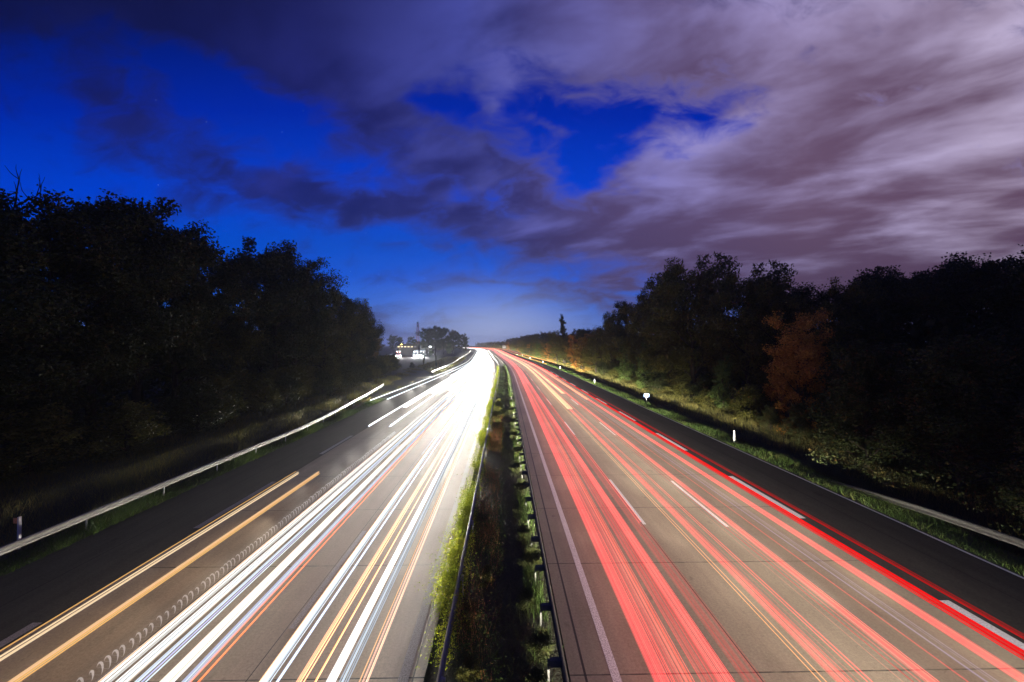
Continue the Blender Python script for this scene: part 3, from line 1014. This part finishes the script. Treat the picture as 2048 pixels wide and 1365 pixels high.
def make_tree(seed, H, Rw, first, leaf, n_leaf, mat, style='broad', limbs=20):
    """trunk + limbs, leaf clumps along the outer halves of the limbs. Built round the origin, unlinked from any place."""
    g = np.random.default_rng(seed)
    root = empty('tree', (0, 0, -50))
    tv, tf, off = [], [], 0

    def add(pts, rad, m=6):
        nonlocal off
        v, f = tube_np(np.array(pts), rad, m)
        tv.append(v); tf.append(f + off); off += len(v)
    k = 9
    zt = np.linspace(0, H * 0.93, k)
    wob = np.cumsum(g.normal(0, 0.016 * H, (k, 2)), 0) * 0.6
    wob[0] = 0
    tr = [np.array([wob[i, 0], wob[i, 1], zt[i]]) for i in range(k)]
    tr[0][2] = -0.5
    r0 = 0.018 * H + 0.05
    add(tr, [r0 * (1.25 if i == 0 else (1 - 0.92 * i / (k - 1))) for i in range(k)], 8)
    clumps = []
    for i in range(limbs):
        f = first + (1 - first) * ((i + g.uniform(0, .8)) / limbs)
        z0 = f * H * 0.9
        az = i * 2.399 + g.uniform(-.4, .4)
        rel = (f - first) / (1 - first)
        if style == 'broad':
            L = Rw * (0.55 + 0.75 * math.sin(math.pi * (0.18 + 0.72 * rel))) * g.uniform(.65, 1.15)
            up = 0.35 + 0.7 * rel
        elif style == 'tall':
            L = Rw * (0.7 + 0.45 * math.sin(math.pi * (0.1 + 0.8 * rel))) * g.uniform(.6, 1.2)
            up = 0.7 + 0.7 * rel
        elif style == 'poplar':
            L = Rw * (1.0 - 0.6 * rel) * g.uniform(.7, 1.1)
            up = 1.8
        elif style == 'willow':
            L = Rw * (0.7 + 0.6 * math.sin(math.pi * (0.15 + 0.75 * rel))) * g.uniform(.7, 1.15)
            up = 0.9
        else:  # bush
            L = Rw * (1.0 - 0.35 * rel) * g.uniform(.7, 1.1)
            up = 0.5 + 1.0 * rel
        st = np.array([np.interp(z0, zt, wob[:, 0]), np.interp(z0, zt, wob[:, 1]), z0])
        d = np.array([math.cos(az), math.sin(az), up])
        d /= np.linalg.norm(d)
        pts = [st]
        for q in range(1, 5):
            bend = np.array([g.normal(0, .07), g.normal(0, .07), (-0.10 if style == 'willow' and q > 2 else 0.04)]) * L
            pts.append(st + d * L * q / 4 + bend * q / 4)
        rb = r0 * (1 - 0.8 * f) * 0.45 + 0.015
        add(pts, [rb, rb * .75, rb * .5, rb * .3, rb * .12], 5)
        for q in range(2, 5):
            for _ in range(2):
                sd = g.normal(size=3)
                sd[2] = abs(sd[2]) * .6 + (0.1 if style != 'willow' else -.5)
                sd /= np.linalg.norm(sd)
                sl = L * g.uniform(.18, .42)
                e = pts[q] + sd * sl
                add([pts[q], (pts[q] + e) / 2 + g.normal(0, .05, 3), e], [rb * .35, rb * .22, rb * .08], 4)
                clumps.append((e, sl))
                clumps.append(((pts[q] + e) / 2, sl * .8))
        clumps.append((pts[4], L * .25))
    if style in ('bush', 'tall'):
        for q in range(16):
            an, ra = g.uniform(0, 6.28), Rw * g.uniform(.25, .8)
            clumps.append((np.array([math.cos(an) * ra, math.sin(an) * ra, H * g.uniform(.03, .16)]), Rw * .32))
    clumps.append((tr[-1] + np.array([0, 0, H * .03]), Rw * .28))
    clumps.append((tr[-2], Rw * .34))
    w_ = np.array([max(.25, c[1]) ** 1.6 * g.uniform(.35, 1.5) for c in clumps])
    cnt = (w_ / w_.sum() * n_leaf).astype(int)
    cs = []
    for (c, rad), nn in zip(clumps, cnt):
        if nn < 1:
            continue
        rad = max(.35, rad * .62)
        q = np.clip(g.normal(size=(nn, 3)), -1.5, 1.5) * rad * np.array([.62, .62, .5])
        if style == 'willow':
            q[:, 2] = -np.abs(q[:, 2]) * 1.6 + .3
        cs.append(c + q)
    cs = np.concatenate(cs)
    cs = cs[cs[:, 2] > 0.15]
    v, f = leaf_quads(cs, leaf, g, 0.32 if style == 'willow' else .65, .9 if style == 'willow' else .1)
    mesh_np('trunk', np.concatenate(tv), np.concatenate(tf), M['bark'], root, True) if not tf or all(len(x[0]) == 4 for x in tf) else None
    mesh_np('crown', v, f, mat, root)
    return root


proto = {}
proto['oak1'] = make_tree(1, 16, 4.6, .22, .25, 30000, M['leaf_dark'], 'broad', 22)
proto['oak2'] = make_tree(2, 16, 4.2, .22, .25, 26000, M['leaf_dark'], 'broad', 18)
proto['oak3'] = make_tree(3, 16, 3.8, .16, .24, 27000, M['leaf_dark'], 'tall', 22)
proto['oliv'] = make_tree(4, 16, 4.2, .12, .25, 27000, M['leaf_olive'], 'broad', 22)
proto['will'] = make_tree(5, 16, 4.8, .14, .42, 24000, M['leaf_olive'], 'willow', 26)
proto['popl'] = make_tree(6, 16, 2.0, .10, .32, 6000, M['leaf_dark'], 'poplar', 30)
proto['rust'] = make_tree(7, 10, 3.0, .10, .17, 16000, M['leaf_rust'], 'tall', 24)
proto['gold'] = make_tree(8, 10, 2.8, .10, .28, 7000, M['leaf_gold'], 'tall', 20)
proto['gree'] = make_tree(9, 10, 3.2, .06, .28, 8000, M['leaf_green'], 'bush', 22)
proto['mapl'] = make_tree(10, 8, 3.6, .06, .17, 24000, M['leaf_maple'], 'bush', 26)
proto['map2'] = make_tree(11, 8, 3.9, .05, .17, 24000, M['leaf_maple'], 'bush', 26)
proto['shru'] = make_tree(12, 3.4, 1.7, .05, .15, 5200, M['leaf_dark'], 'bush', 14)
proto['shr2'] = make_tree(13, 3.0, 1.6, .05, .15, 4600, M['leaf_olive'], 'bush', 14)
for k_ in ('mapl', 'map2', 'shru', 'shr2'):
    proto[k_].name = 'shrub'
PH = {'oak1': 16, 'oak2': 16, 'oak3': 16, 'oliv': 16, 'will': 16, 'popl': 16, 'rust': 10, 'gold': 10, 'gree': 10, 'mapl': 8, 'map2': 8, 'shru': 3.4, 'shr2': 3.0}
used = set()
for k_, p_ in proto.items():
    zc = np.concatenate([np.array([v.co.z for v in ch.data.vertices]) for ch in p_.children if ch.name.startswith('crown')])
    PH[k_] = float(np.percentile(zc, 99.7))


def ground_h(o):
    return float(np.interp(o, terr_o, terr_h))


def plant(kind, x, y, h, label, cat='tree', group=None, wide=1.0):
    src = proto[kind]
    if kind in used:
        t_ = copy_tree(src)
    else:
        t_ = src
        used.add(kind)
    sc = h / PH[kind]
    t_.location = (x, y, float(rise(y)) + ground_h(x - float(dev(y))) - 0.1)
    t_.scale = (sc * wide, sc * wide, sc)
    t_.rotation_euler = (0, 0, rnd.uniform(0, 6.28))
    for q in ('label', 'category', 'group'):
        if q in t_:
            del t_[q]
    tag(t_, label, cat, group)
    return t_


GL = 'dark trees lining the oncoming side'
GRT = 'dark trees lining the outbound side'
LROW = 'tall dark leafy tree in the black row left of the motorway'
for kind, x, y, h, wd, lab in [
        ('oak2', -30, 22.5, 14.4, 1.1, LROW), ('oak1', -31, 27.5, 17.8, 1.0, 'tallest round-topped tree of the left row, beside the bare one'),
        ('oak3', -31, 31.5, 18.6, 1.0, LROW), ('oak2', -32, 36.0, 20.2, .95, LROW),
        ('oak1', -33, 40.5, 19.6, .85, 'left row tree with loose twiggy sprays before the dip'), ('oliv', -35, 46.5, 18.6, .9, LROW), ('oak3', -33, 50, 19.0, .8, LROW),
        ('oak2', -31, 55, 21.6, .95, 'tall open-topped tree rising after the dip in the left row'), ('oak1', -31, 60, 21.0, .8, LROW), ('oliv', -30, 67, 17.0, .9, 'olive lit tree at the near end of the left row'),
        ('oak3', -31, 76, 17.6, .8, LROW), ('oliv', -33, 86, 17.6, .8, LROW), ('oak2', -35, 97, 16.2, .9, LROW), ('oak1', -39, 110, 15.4, .85, LROW), ('gold', -40, 122, 12.5, .9, 'rusty gold tree at the end of the left row by the rest area'),
        ('oak3', -47, 140, 16.0, .9, LROW), ('oak2', -56, 160, 17.0, .9, LROW), ('oak1', -66, 178, 17.0, .9, LROW)]:
    plant(kind, x, y, h, lab, group=GL if lab == LROW else None, wide=wd)
BACK = 'dark tree of the second row behind the left row'
for i in range(11):
    plant(('oak1', 'oak2', 'oak3')[i % 3], -40 - rnd.uniform(0, 4) - max(0, i - 7) * 4, 20 + i * 9.5, rnd.uniform(13, 16.5), BACK, group='second row of trees on the left')
for kind, x, y, h, lab in [('oak1', -50, 262, 18.5, 'rounded tree left end of the clump between rest area and road'), ('oak2', -49, 282, 20.5, 'tallest tree of the clump between rest area and road'),
                           ('oak1', -46, 302, 20.5, 'middle tree of the clump between rest area and road'), ('oak2', -42, 328, 19, 'fourth tree of the clump, paler in the glare'),
                           ('oak1', -39, 362, 17, 'fifth tree of the clump, fading in the glare'), ('oak3', -40, 410, 15, 'last tree of the clump, at the vanishing headlights'),
                           ('gree', -44, 320, 9, 'low round tree under the clump by the glare'), ('gree', -50, 270, 8, 'low round tree at the foot of the clump')]:
    plant(kind, x, y, h, lab)
FARW = 'dim tree of the far row behind the rest area'
for i in range(9):
    plant(('oak1', 'oak3', 'oliv')[i % 3], -150 + i * 9.5, 330 + rnd.uniform(-10, 10), rnd.uniform(12, 15), FARW, group='far trees behind the rest area')

# outbound side
RROW = 'dark leafy tree in the wood on the right'
for kind, x, y, h, wd, lab in [
        ('will', 27.5, 58, 20.6, .95, 'tall feathery willow, highest crown on the right'), ('will', 28, 67, 19.2, .9, 'feathery olive willow left of the highest crown'),
        ('will', 31, 50.5, 17.8, .9, 'leaning feathery tree right of the highest crown'), ('oliv', 27, 78, 18.2, .9, RROW), ('oak3', 27, 89, 17.4, .8, RROW),
        ('oliv', 26.5, 99, 16.0, .8, RROW), ('popl', 24.5, 163, 20.0, 1.0, 'narrow pointed poplar standing above the far right trees'),
        ('oak1', 36, 46, 14.5, .9, RROW), ('oak2', 38, 41, 14.9, .9, RROW), ('oak3', 40, 37, 14.5, .9, RROW), ('oak1', 40, 33, 14.8, .9, RROW), ('oak2', 40, 29.5, 14.1, .9, RROW), ('oak3', 38, 26.5, 14.1, .9, RROW),
        ('oak1', 38, 22, 15.4, .9, RROW), ('oliv', 34, 40, 14.0, .8, RROW), ('oliv', 31.5, 45.2, 15.4, .85, RROW), ('oak3', 34.5, 52, 16.5, .9, RROW), ('oak2', 46, 47, 16.5, .9, RROW), ('oak1', 48, 40, 16.5, .9, RROW), ('oak3', 49, 33, 16, .9, RROW), ('oak2', 48, 27, 15, .9, RROW),
        ('rust', 25.6, 34.5, 10.6, .95, 'rust orange autumn tree standing out of the dark wood'), ('rust', 27.2, 38.5, 7.6, .9, 'smaller rusty tree left of the big orange one'),
        ('mapl', 23.6, 25.8, 8.2, 1.0, 'broad shrub with rusty leaf tips right of the orange tree'), ('map2', 24.0, 20.8, 8.3, 1.05, 'big rounded dark shrub nearest on the right edge'),
        ('mapl', 27, 30, 7.0, 1.0, 'dark shrub between the orange tree and the wood'), ('map2', 22.6, 15.5, 6.0, .9, 'shrub in the near right corner above the guard rail'),
        ('mapl', 23.9, 32.0, 3.2, 1.0, 'low dark green shrub hiding the foot of the orange tree'), ('map2', 24.2, 36.0, 2.4, 1.0, 'lower shrub beside the foot of the orange tree'),
        ('gree', 25.2, 71, 9.2, .8, 'bright green low tree under the feathery willows'), ('gree', 26, 47, 6.4, .8, 'low dark green tree between willow and orange tree'),
        ('gree', 25.3, 83, 7.6, .9, 'low green tree on the right verge of the bend'), ('gold', 23.2, 118, 10.5, 1.0, 'golden tree in the lit row of the bend'), ('rust', 23.6, 133, 11.2, .9, 'small orange tree in the lit row of the bend')]:
    c_ = 'shrub' if kind in ('mapl', 'map2') else 'tree'
    plant(kind, x, y, h, lab, c_, GRT if lab == RROW else None, wd)
MIX = 'autumn tree in the far row along the right of the bend'
y = 108.0
i = 0
while y < 520:
    kind = ('oliv', 'gold', 'oak3', 'rust', 'oak1', 'gold', 'oliv', 'gree')[i % 8]
    o = 25.5 + rnd.uniform(-.8, 2.5)
    plant(kind, o + float(dev(y)), y, rnd.uniform(10.5, 14.5) * (1 if kind not in ('gold', 'rust', 'gree') else .8), MIX, group='trees of the far right row')
    if i % 2 == 0:
        plant(('oak1', 'oak2', 'oliv')[i % 3], o + 9 + float(dev(y)), y + 4, rnd.uniform(13, 16), 'taller dim tree behind the far right row', group='second row of the far right trees')
    y += 8.5 if y < 250 else 13
    i += 1
for kk in list(proto):
    if kk not in used and kk not in ('shru', 'shr2'):
        for ch in list(proto[kk].children):
            bpy.data.objects.remove(ch)
        bpy.data.objects.remove(proto[kk])

def wood(label, boxes, n, leaf, mat):
    g = np.random.default_rng(len(label))
    cs = []
    for (o0, o1, s0, s1, h0, h1, share) in boxes:
        k = int(n * share)
        o = g.uniform(o0, o1, k); s_ = g.uniform(s0, s1, k)
        top = h1 * (.82 + .10 * np.sin(s_ * .55 + o * .2) + .08 * np.sin(s_ * 1.7 + 1))
        z = h0 + (top - h0) * g.uniform(0, 1, k)
        cs.append(np.stack([o + dev(s_), s_, z + rise(s_)], -1))
    v, f = leaf_quads(np.concatenate(cs), leaf, g, .75, 0)
    return tag(mesh_np('far_wood', v, f, mat), label, 'wood', None, 'stuff')


wood('deep dark wood behind the left tree rows', [(-58, -44, 10, 130, 0, 12.5, .75), (-95, -62, 130, 200, 0, 11, .25)], 16000, .95, M['leaf_dark'])
wood('deep dark wood behind the right trees', [(36, 52, 8, 110, 0, 12.0, .6), (33, 44, 110, 330, 0, 11, .4)], 22000, .95, M['leaf_dark'])
wood('far off wood closing the view beyond the bend', [(30, 70, 330, 900, 0, 12, .6), (-90, -40, 430, 900, 0, 12, .4)], 16000, 2.0, M['leaf_olive'])

# bare dead tree at the left edge
g = np.random.default_rng(5)
tv, tf, off = [], [], 0
def branch(p, d, L, r, depth):
    global off
    pts = [p]
    for q in range(4):
        d = d + g.normal(0, .12, 3) + np.array([0, 0, .05])
        d /= np.linalg.norm(d)
        pts.append(pts[-1] + d * L / 4)
    v, f = tube_np(np.array(pts), [r, r * .85, r * .7, r * .55, r * .35], 5)
    tv.append(v); tf.append(f + off); off += len(v)
    if depth:
        for q in range(2, 5):
            for _ in range(1 if q < 4 else 2):
                nd = d + g.normal(0, .45, 3) + np.array([0, 0, .25])
                branch(pts[q], nd / np.linalg.norm(nd), L * g.uniform(.45, .65), r * .5, depth - 1)
branch(np.array([0, 0, -.4]), np.array([.02, 0, 1.]), 13.0, .22, 0)
top = tv[0][-5:].mean(0)
for a in range(4):
    nd = np.array([math.cos(a * 1.6) * .5, math.sin(a * 1.6) * .5, 1.0])
    branch(top - np.array([0, 0, .3 + a]), nd / np.linalg.norm(nd), 4.2, .12, 2)
bare = mesh_np('bare_tree', np.concatenate(tv), np.concatenate(tf), M['bark'], None, True)
bare.location = (-32.5, 27.0, .9)
tag(bare, 'bare leafless tree poking above the left edge of the row', 'tree')

# understorey shrubs along both wood edges
SHL = 'dark shrub at the foot of the left tree row'
SHR = 'dark shrub at the foot of the right wood'
y = 17.0
while y < 135:
    ob = -25.8 - max(0, y - 70) * .13
    for kk in range(2):
        plant(('shru', 'shr2')[rnd.random() < .4], ob - rnd.uniform(0, 3.5) - kk * 2, y + rnd.uniform(-1, 1), rnd.uniform(2.2, 5.0), SHL, 'shrub', 'shrubs under the left trees', rnd.uniform(.9, 1.4))
    y += 3.6
y = 37.0
while y < 330:
    o = 25.0 + rnd.uniform(0, 2.5)
    plant(('shru', 'shr2')[rnd.random() < .5], o + float(dev(y)), y, rnd.uniform(1.8, 4.2), SHR, 'shrub', 'shrubs under the right wood', rnd.uniform(.9, 1.4))
    y += 4.0 if y < 120 else 9.0


# ------------------------------------------------------------------ grass and weeds (stuff)
def blades(name, label, region, n, hgt, wid, mat, lean=.35, power=1.0, patch=None, leafy=False):
    """region: (o0, o1, s0, s1); denser near the camera; one mesh of blades"""
    o0, o1, s0, s1 = region
    g = np.random.default_rng(abs(hash(label)) % 1000 if False else sum(map(ord, label)) % 997)
    o = g.uniform(0, 1, n) * (o1 - o0) + o0
    s = s0 + (s1 - s0) * g.uniform(0, 1, n) ** power
    if patch is not None:
        ph = np.sin(s * .9 + o * 2.1) + np.sin(s * .37 + 1.3) + np.sin(s * 2.3 - o * 1.7) * .6
        keep = ph + g.normal(0, .8, n) > patch
        o, s = o[keep], s[keep]
    n = len(o)
    far = np.clip(s / 40.0, .6, 4.0)
    h = hgt * g.uniform(.45, 1.25, n) * (1 + .35 * np.sin(s * .7 + o))
    x = o + dev(s)
    z = rise(s) + np.interp(o, terr_o, terr_h) - .02
    base = np.stack([x, s, z], -1)
    an = g.uniform(0, 2 * math.pi, n)
    wv = np.stack([np.cos(an), np.sin(an), np.zeros(n)], -1) * (wid * far * g.uniform(.6, 1.4, n))[:, None]
    ln = g.normal(0, lean, (n, 2)) * h[:, None]
    tip = base + np.stack([ln[:, 0], ln[:, 1], h], -1)
    if leafy:
        k = 6
        t = g.uniform(.15, 1.05, (n, k))
        c = (base[:, None, :] + (tip - base)[:, None, :] * t[:, :, None] + g.normal(0, .07, (n, k, 3))).reshape(-1, 3)
        v, f = leaf_quads(c, wid * 3.2, g, .5, 0)
        sz = None
    else:
        mid = base + (tip - base) * .55 - np.stack([ln[:, 0], ln[:, 1], np.zeros(n)], -1) * .18
        v = np.stack([base - wv, base + wv, mid + wv * .7, tip], 1).reshape(-1, 3)
        v2 = np.stack([base - wv, mid + wv * .7, tip, mid - wv * .7], 1).reshape(-1, 3)
        v = np.stack([base - wv, base + wv, tip + wv * .12, tip - wv * .12], 1).reshape(-1, 3)
        f = np.arange(n * 4).reshape(-1, 4)
    ob = mesh_np(name, v, f, mat)
    return tag(ob, label, 'grass' if 'grass' in name else 'weeds', None, 'stuff')


blades('verge_grass', 'short green grass strip between left shoulder and guard rail', (-19.0, -17.55, 6, 60), 26000, .30, .018, M['grass'], .5, 1.5)
blades('verge_grass', 'green grass strip along the right shoulder', (18.15, 20.0, 8, 330), 34000, .27, .016, M['grass'], .5, 2.4)
blades('bank_grass', 'rough dry grass behind the left guard rail', (-27.5, -19.0, 12, 125), 52000, .42, .014, M['grass_dry'], .35, 1.8)
blades('ditch_grass', 'tall dry grass on the far side of the right ditch', (22.6, 26.5, 14, 330), 52000, .48, .014, M['grass_dry'], .3, 2.2)
blades('ditch_grass', 'sparse dark grass down in the right ditch', (20.0, 22.6, 12, 200), 16000, .30, .014, M['weed_dark'], .4, 2.0)
blades('median_weeds', 'lime green weeds along the oncoming edge of the median', (-2.12, -1.36, 5, 150), 30000, .62, .019, M['weed_lime'], .34, 1.9, patch=.0, leafy=True)
blades('median_weeds', 'rust red dry dock stalks in the left half of the median', (-1.30, -.25, 9, 44), 4200, .80, .006, M['weed_rust'], .20, 1.1, patch=.6)
blades('median_weeds', 'rusty seed heads on dock plants in the median', (-1.30, -.25, 9, 44), 5000, .85, .010, M['weed_rust'], .24, 1.1, patch=.8, leafy=True)
blades('median_weeds', 'dark green weeds on the left half of the median', (-1.38, -.1, 5, 120), 22000, .55, .013, M['grass'], .35, 2.0, patch=.1, leafy=True)
blades('median_weeds', 'green tufts beside the dark median guard rail', (.70, 1.28, 6, 160), 18000, .48, .011, M['grass'], .3, 2.0, patch=.2)
blades('median_weeds', 'sparse black weeds in the dark strip of the median', (-.3, .8, 6, 150), 6000, .25, .012, M['weed_dark'], .5, 2.0)
blades('bank_grass', 'grass on the nose between slip road and motorway', (-30, -18.0, 118, 250), 9000, .5, .02, M['grass_dry'], .3, 1.3)
for (o, s, h) in ((-.95, 33.5, 1.7), (-.75, 36.0, 1.5), (-1.0, 31.0, 1.2)):
    pass


MP = 'small leafy plant growing against the dark median guard rail'
for (o, s, h) in ((.75, 9.2, .75), (.95, 10.3, .9), (.7, 12.2, .8), (.98, 14.3, 1.0), (.8, 16.4, .8), (.6, 18.8, .7), (.9, 21.5, 1.0), (.75, 25, .9), (.95, 29, 1.0), (.8, 34, 1.1), (.9, 40, 1.0), (.8, 47, 1.0)):
    plant('shru', o + .0, s, h, MP, 'plant', 'small plants along the median guard rail', 1.0)
ML = 'low dark plant in the left half of the median'
for (o, s, h) in ((-.8, 9.6, .7), (-1.0, 11.6, .8), (-.6, 13.6, .7), (-.9, 17.5, .8), (-.7, 38, 1.3), (-.9, 44, 1.4), (-.7, 52, 1.2)):
    plant('shr2', o, s, h, ML, 'plant', 'low plants in the median', 1.0)


# ------------------------------------------------------------------ rest area
em_white = emit('lamp_white', (0.93, 0.97, 1.0, 1), 260.0)
em_orange = emit('lamp_sodium', (1.0, 0.42, 0.08, 1), 110.0)
em_red = emit('lamp_red', (1.0, 0.05, 0.04, 1), 4.0)
em_win = emit('lit_window', (1.0, 0.85, 0.55, 1), 1.6)
M['truck_white'] = simple('truck_paint_grey', (0.20, 0.21, 0.23), .3, 0, .5, .05)
M['truck_red'] = simple('truck_paint_red', (0.35, 0.03, 0.03), .3, 0, .5, .1)
M['rubber'] = simple('tyre_rubber', (0.02, 0.02, 0.02), .8, 0, .3, .1)
M['glass'] = simple('dark_glass', (0.02, 0.025, 0.03), .08, 0, .6, .05)
M['wall'] = simple('render_wall', (0.07, 0.066, 0.06), .8, 0, .3, .1)
M['roof'] = simple('roof_sheet', (0.09, 0.08, 0.08), .6, 0, .4, .1)


def gz(x, y):
    return float(rise(y)) + 0.67


def truck(x, y, rz, paint, label, lamp_power):
    t_ = empty('truck', (x, y, gz(x, y)), rz)
    tag(t_, label, 'truck', 'trucks parked in the rest area')
    MB().box((0, 1.2, 1.95), (2.45, 2.2, 2.7), .12).build('cab', paint, t_)
    MB().box((0, 8.8, 2.45), (2.5, 12.2, 2.9), .05).build('trailer', M['truck_white'], t_)
    MB().box((0, 7.6, .88), (1.1, 13.6, .22)).build('chassis', M['dark_steel'], t_)
    MB().box((0, .07, 2.45), (2.1, .06, .85), .02).build('windscreen', M['glass'], t_)
    MB().box((0, .06, 1.35), (1.6, .07, .7), .02).build('grille', M['black_plastic'], t_)
    MB().box((0, .05, .72), (2.4, .16, .34), .04).build('bumper', paint, t_)
    for sx in (-1, 1):
        hl = MB().tube((sx * .92, -.06, .85), (sx * .92, .02, .85), .32, .32, 12).build('headlight', em_white, t_)
        MB().box((sx * .75, .04, 3.22), (.18, .10, .08)).build('added_glare_light', em_white, t_)  # glowing boxes added over the cab to strengthen the glare
        for wy in (1.0, 4.6, 11.0, 12.4, 13.8):
            MB().tube((sx * 1.02, wy, .5), (sx * 1.22, wy, .5), .5, .5, 16).build('wheel', M['rubber'], t_)
    for sx in (-1, 1):
        ld = bpy.data.lights.new('headlight_beam', 'SPOT')
        ld.energy = lamp_power
        ld.spot_size = R(80); ld.spot_blend = 1; ld.shadow_soft_size = .15
        lo = bpy.data.objects.new('headlight_beam', ld)
        C.objects.link(lo)
        lo.parent = t_
        lo.location = (sx * .92, -.15, .85)
        lo.rotation_euler = (R(82), 0, R(180))
    return t_


truck(-61.5, 233, R(14), M['truck_red'], 'red cabbed truck with white headlights, parked under the sodium lamp', 7000)
truck(-52.6, 238, R(10), M['truck_white'], 'grey truck with blinding headlights, left one of the pair by the slip road trees', 20000)
truck(-49.2, 240, R(8), M['truck_white'], 'added grey truck with blinding headlights, widening the glare by the slip road trees', 20000)  # extra truck, added so its headlights widen the white glare
# a car leaving with red lights
car = empty('car', (-65.5, 226, gz(0, 226)), R(10))
tag(car, 'dark red parked car with red rear lights left of the trucks', 'car')
b = MB()
b.prism([(-2.1, .35), (-2.15, .85), (-1.2, .98), (-.55, 1.45), (1.0, 1.45), (1.75, .98), (2.15, .9), (2.1, .35)], 'x', -.85, .85)
b.build('body', M['truck_red'], car)
b = MB(); b.prism([(-1.12, 1.0), (-.5, 1.41), (.95, 1.41), (1.6, 1.0)], 'x', -.86, .86); b.build('window', M['glass'], car)
for sx in (-1, 1):
    MB().box((sx * .62, -2.14, .75), (.34, .06, .14), .02).build('tail_light', em_red, car)
    for wy in (-1.3, 1.35):
        MB().tube((sx * .72, wy, .32), (sx * .9, wy, .32), .32, .32, 16).build('wheel', M['rubber'], car)


def street_lamp(x, y, hgt, mat, label, power, col):
    l_ = empty('street_lamp', (x, y, gz(x, y)))
    tag(l_, label, 'street lamp')
    MB().tube((0, 0, -.3), (0, 0, hgt), .09, .05).tube((0, 0, hgt - .05), (.9, -.4, hgt + .15), .04, .035).build('pole', M['post'], l_)
    MB().box((1.1, -.5, hgt + .15), (.8, .36, .16), .05).build('lamp_head', M['post'], l_)
    MB().box((1.1, -.5, hgt + .02), (.62, .30, .12), .04).build('lamp_glass', mat, l_)
    ld = bpy.data.lights.new('lamp_light', 'POINT')
    ld.energy = power; ld.color = col; ld.shadow_soft_size = .25
    lo = bpy.data.objects.new('lamp_light', ld)
    C.objects.link(lo); lo.parent = l_; lo.location = (1.1, -.5, hgt - .35)


street_lamp(-62.5, 240, 7.6, em_orange, 'glowing orange sodium lamp over the rest area trucks', 2500, (1, .5, .15))
street_lamp(-46.5, 246, 6.2, em_white, 'added white lamp post brightening the glare behind the blinding truck', 1200, (.9, .95, 1))  # lamp added to brighten the rest area

bl = empty('service_building', (-64, 272, gz(0, 272)))
tag(bl, 'low service building with a row of lit windows behind the rest area', 'building')
MB().box((0, 0, 3.6), (12, 8, 7.8)).build('wall', M['wall'], bl)
MB().box((0, 0, 7.65), (13, 9, .35), .05).build('roof', M['roof'], bl)
for i in range(5):
    wn = MB().box((-4.4 + i * 2.2, -4.03, 5.9), (1.5, .08, .9)).build('window', M['post'], bl)
    MB().box((-6.6 + i * 2.2, -4.08, 5.9), (1.3, .06, .7)).build('pane', em_win, wn)

mast = empty('lattice_mast', (-88.5, 410, gz(0, 410)))
tag(mast, 'faint red lattice mast rising behind the rest area', 'mast')
b = MB()
for (sx, sy) in ((-1, -1), (1, -1), (1, 1), (-1, 1)):
    b.tube((sx * 1.3, sy * 1.3, -.5), (sx * .9, sy * .9, 28), .12, .10, 6)
for q in range(14):
    z0, z1 = q * 2.0, q * 2.0 + 2.0
    w0, w1 = 1.3 - .5 * z0 / 28, 1.3 - .5 * z1 / 28
    for (a, c) in (((-1, -1), (1, -1)), ((1, -1), (1, 1)), ((1, 1), (-1, 1)), ((-1, 1), (-1, -1))):
        b.tube((a[0] * w0, a[1] * w0, z0), (c[0] * w1, c[1] * w1, z1), .06, .06, 4)
M['mast_red'] = simple('mast_paint', (0.55, 0.10, 0.09), .5, 0, .4, .2, .3)
b.build('lattice', M['mast_red'], mast)
MB().tube((0, 0, 27.5), (0, 0, 31), .06, .04, 6).build('antenna', M['post'], mast)
for z in (28.6, 25.5):
    MB().box((0, -.95, z), (1.5, .3, 1.7), .05).build('panel_antenna', M['truck_white'], mast)

# slim young trees on the nose
for (x, y, h, lab) in ((-29.5, 146, 5.6, 'slim young tree on the nose, nearer the blinding truck'), (-23.6, 139, 4.8, 'slim young tree on the nose, nearer the motorway')):
    plant('popl', x, y, h, lab, wide=.7)
plant('shru', -29.5, 128, 2.2, 'round dark bush at the tip of the nose by the slip road', 'shrub', None, 1.0)

# ------------------------------------------------------------------ night haze
HAZE = 0.00036
m, t, out = mat_new('night_haze')
pv = t.n.new('ShaderNodeVolumePrincipled')
pv.inputs['Color'].default_value = (0.86, 0.90, 1.0, 1)
pv.inputs['Density'].default_value = HAZE
pv.inputs["Anisotropy"].default_value = 0.6
t.l.new(pv.outputs[0], out.inputs['Volume'])
m.cycles.homogeneous_volume = True
hz_ = MB().box((-130, 820, 17.0), (2120, 1790, 38.4)).build('haze', m)
tag(hz_, kind='stuff')
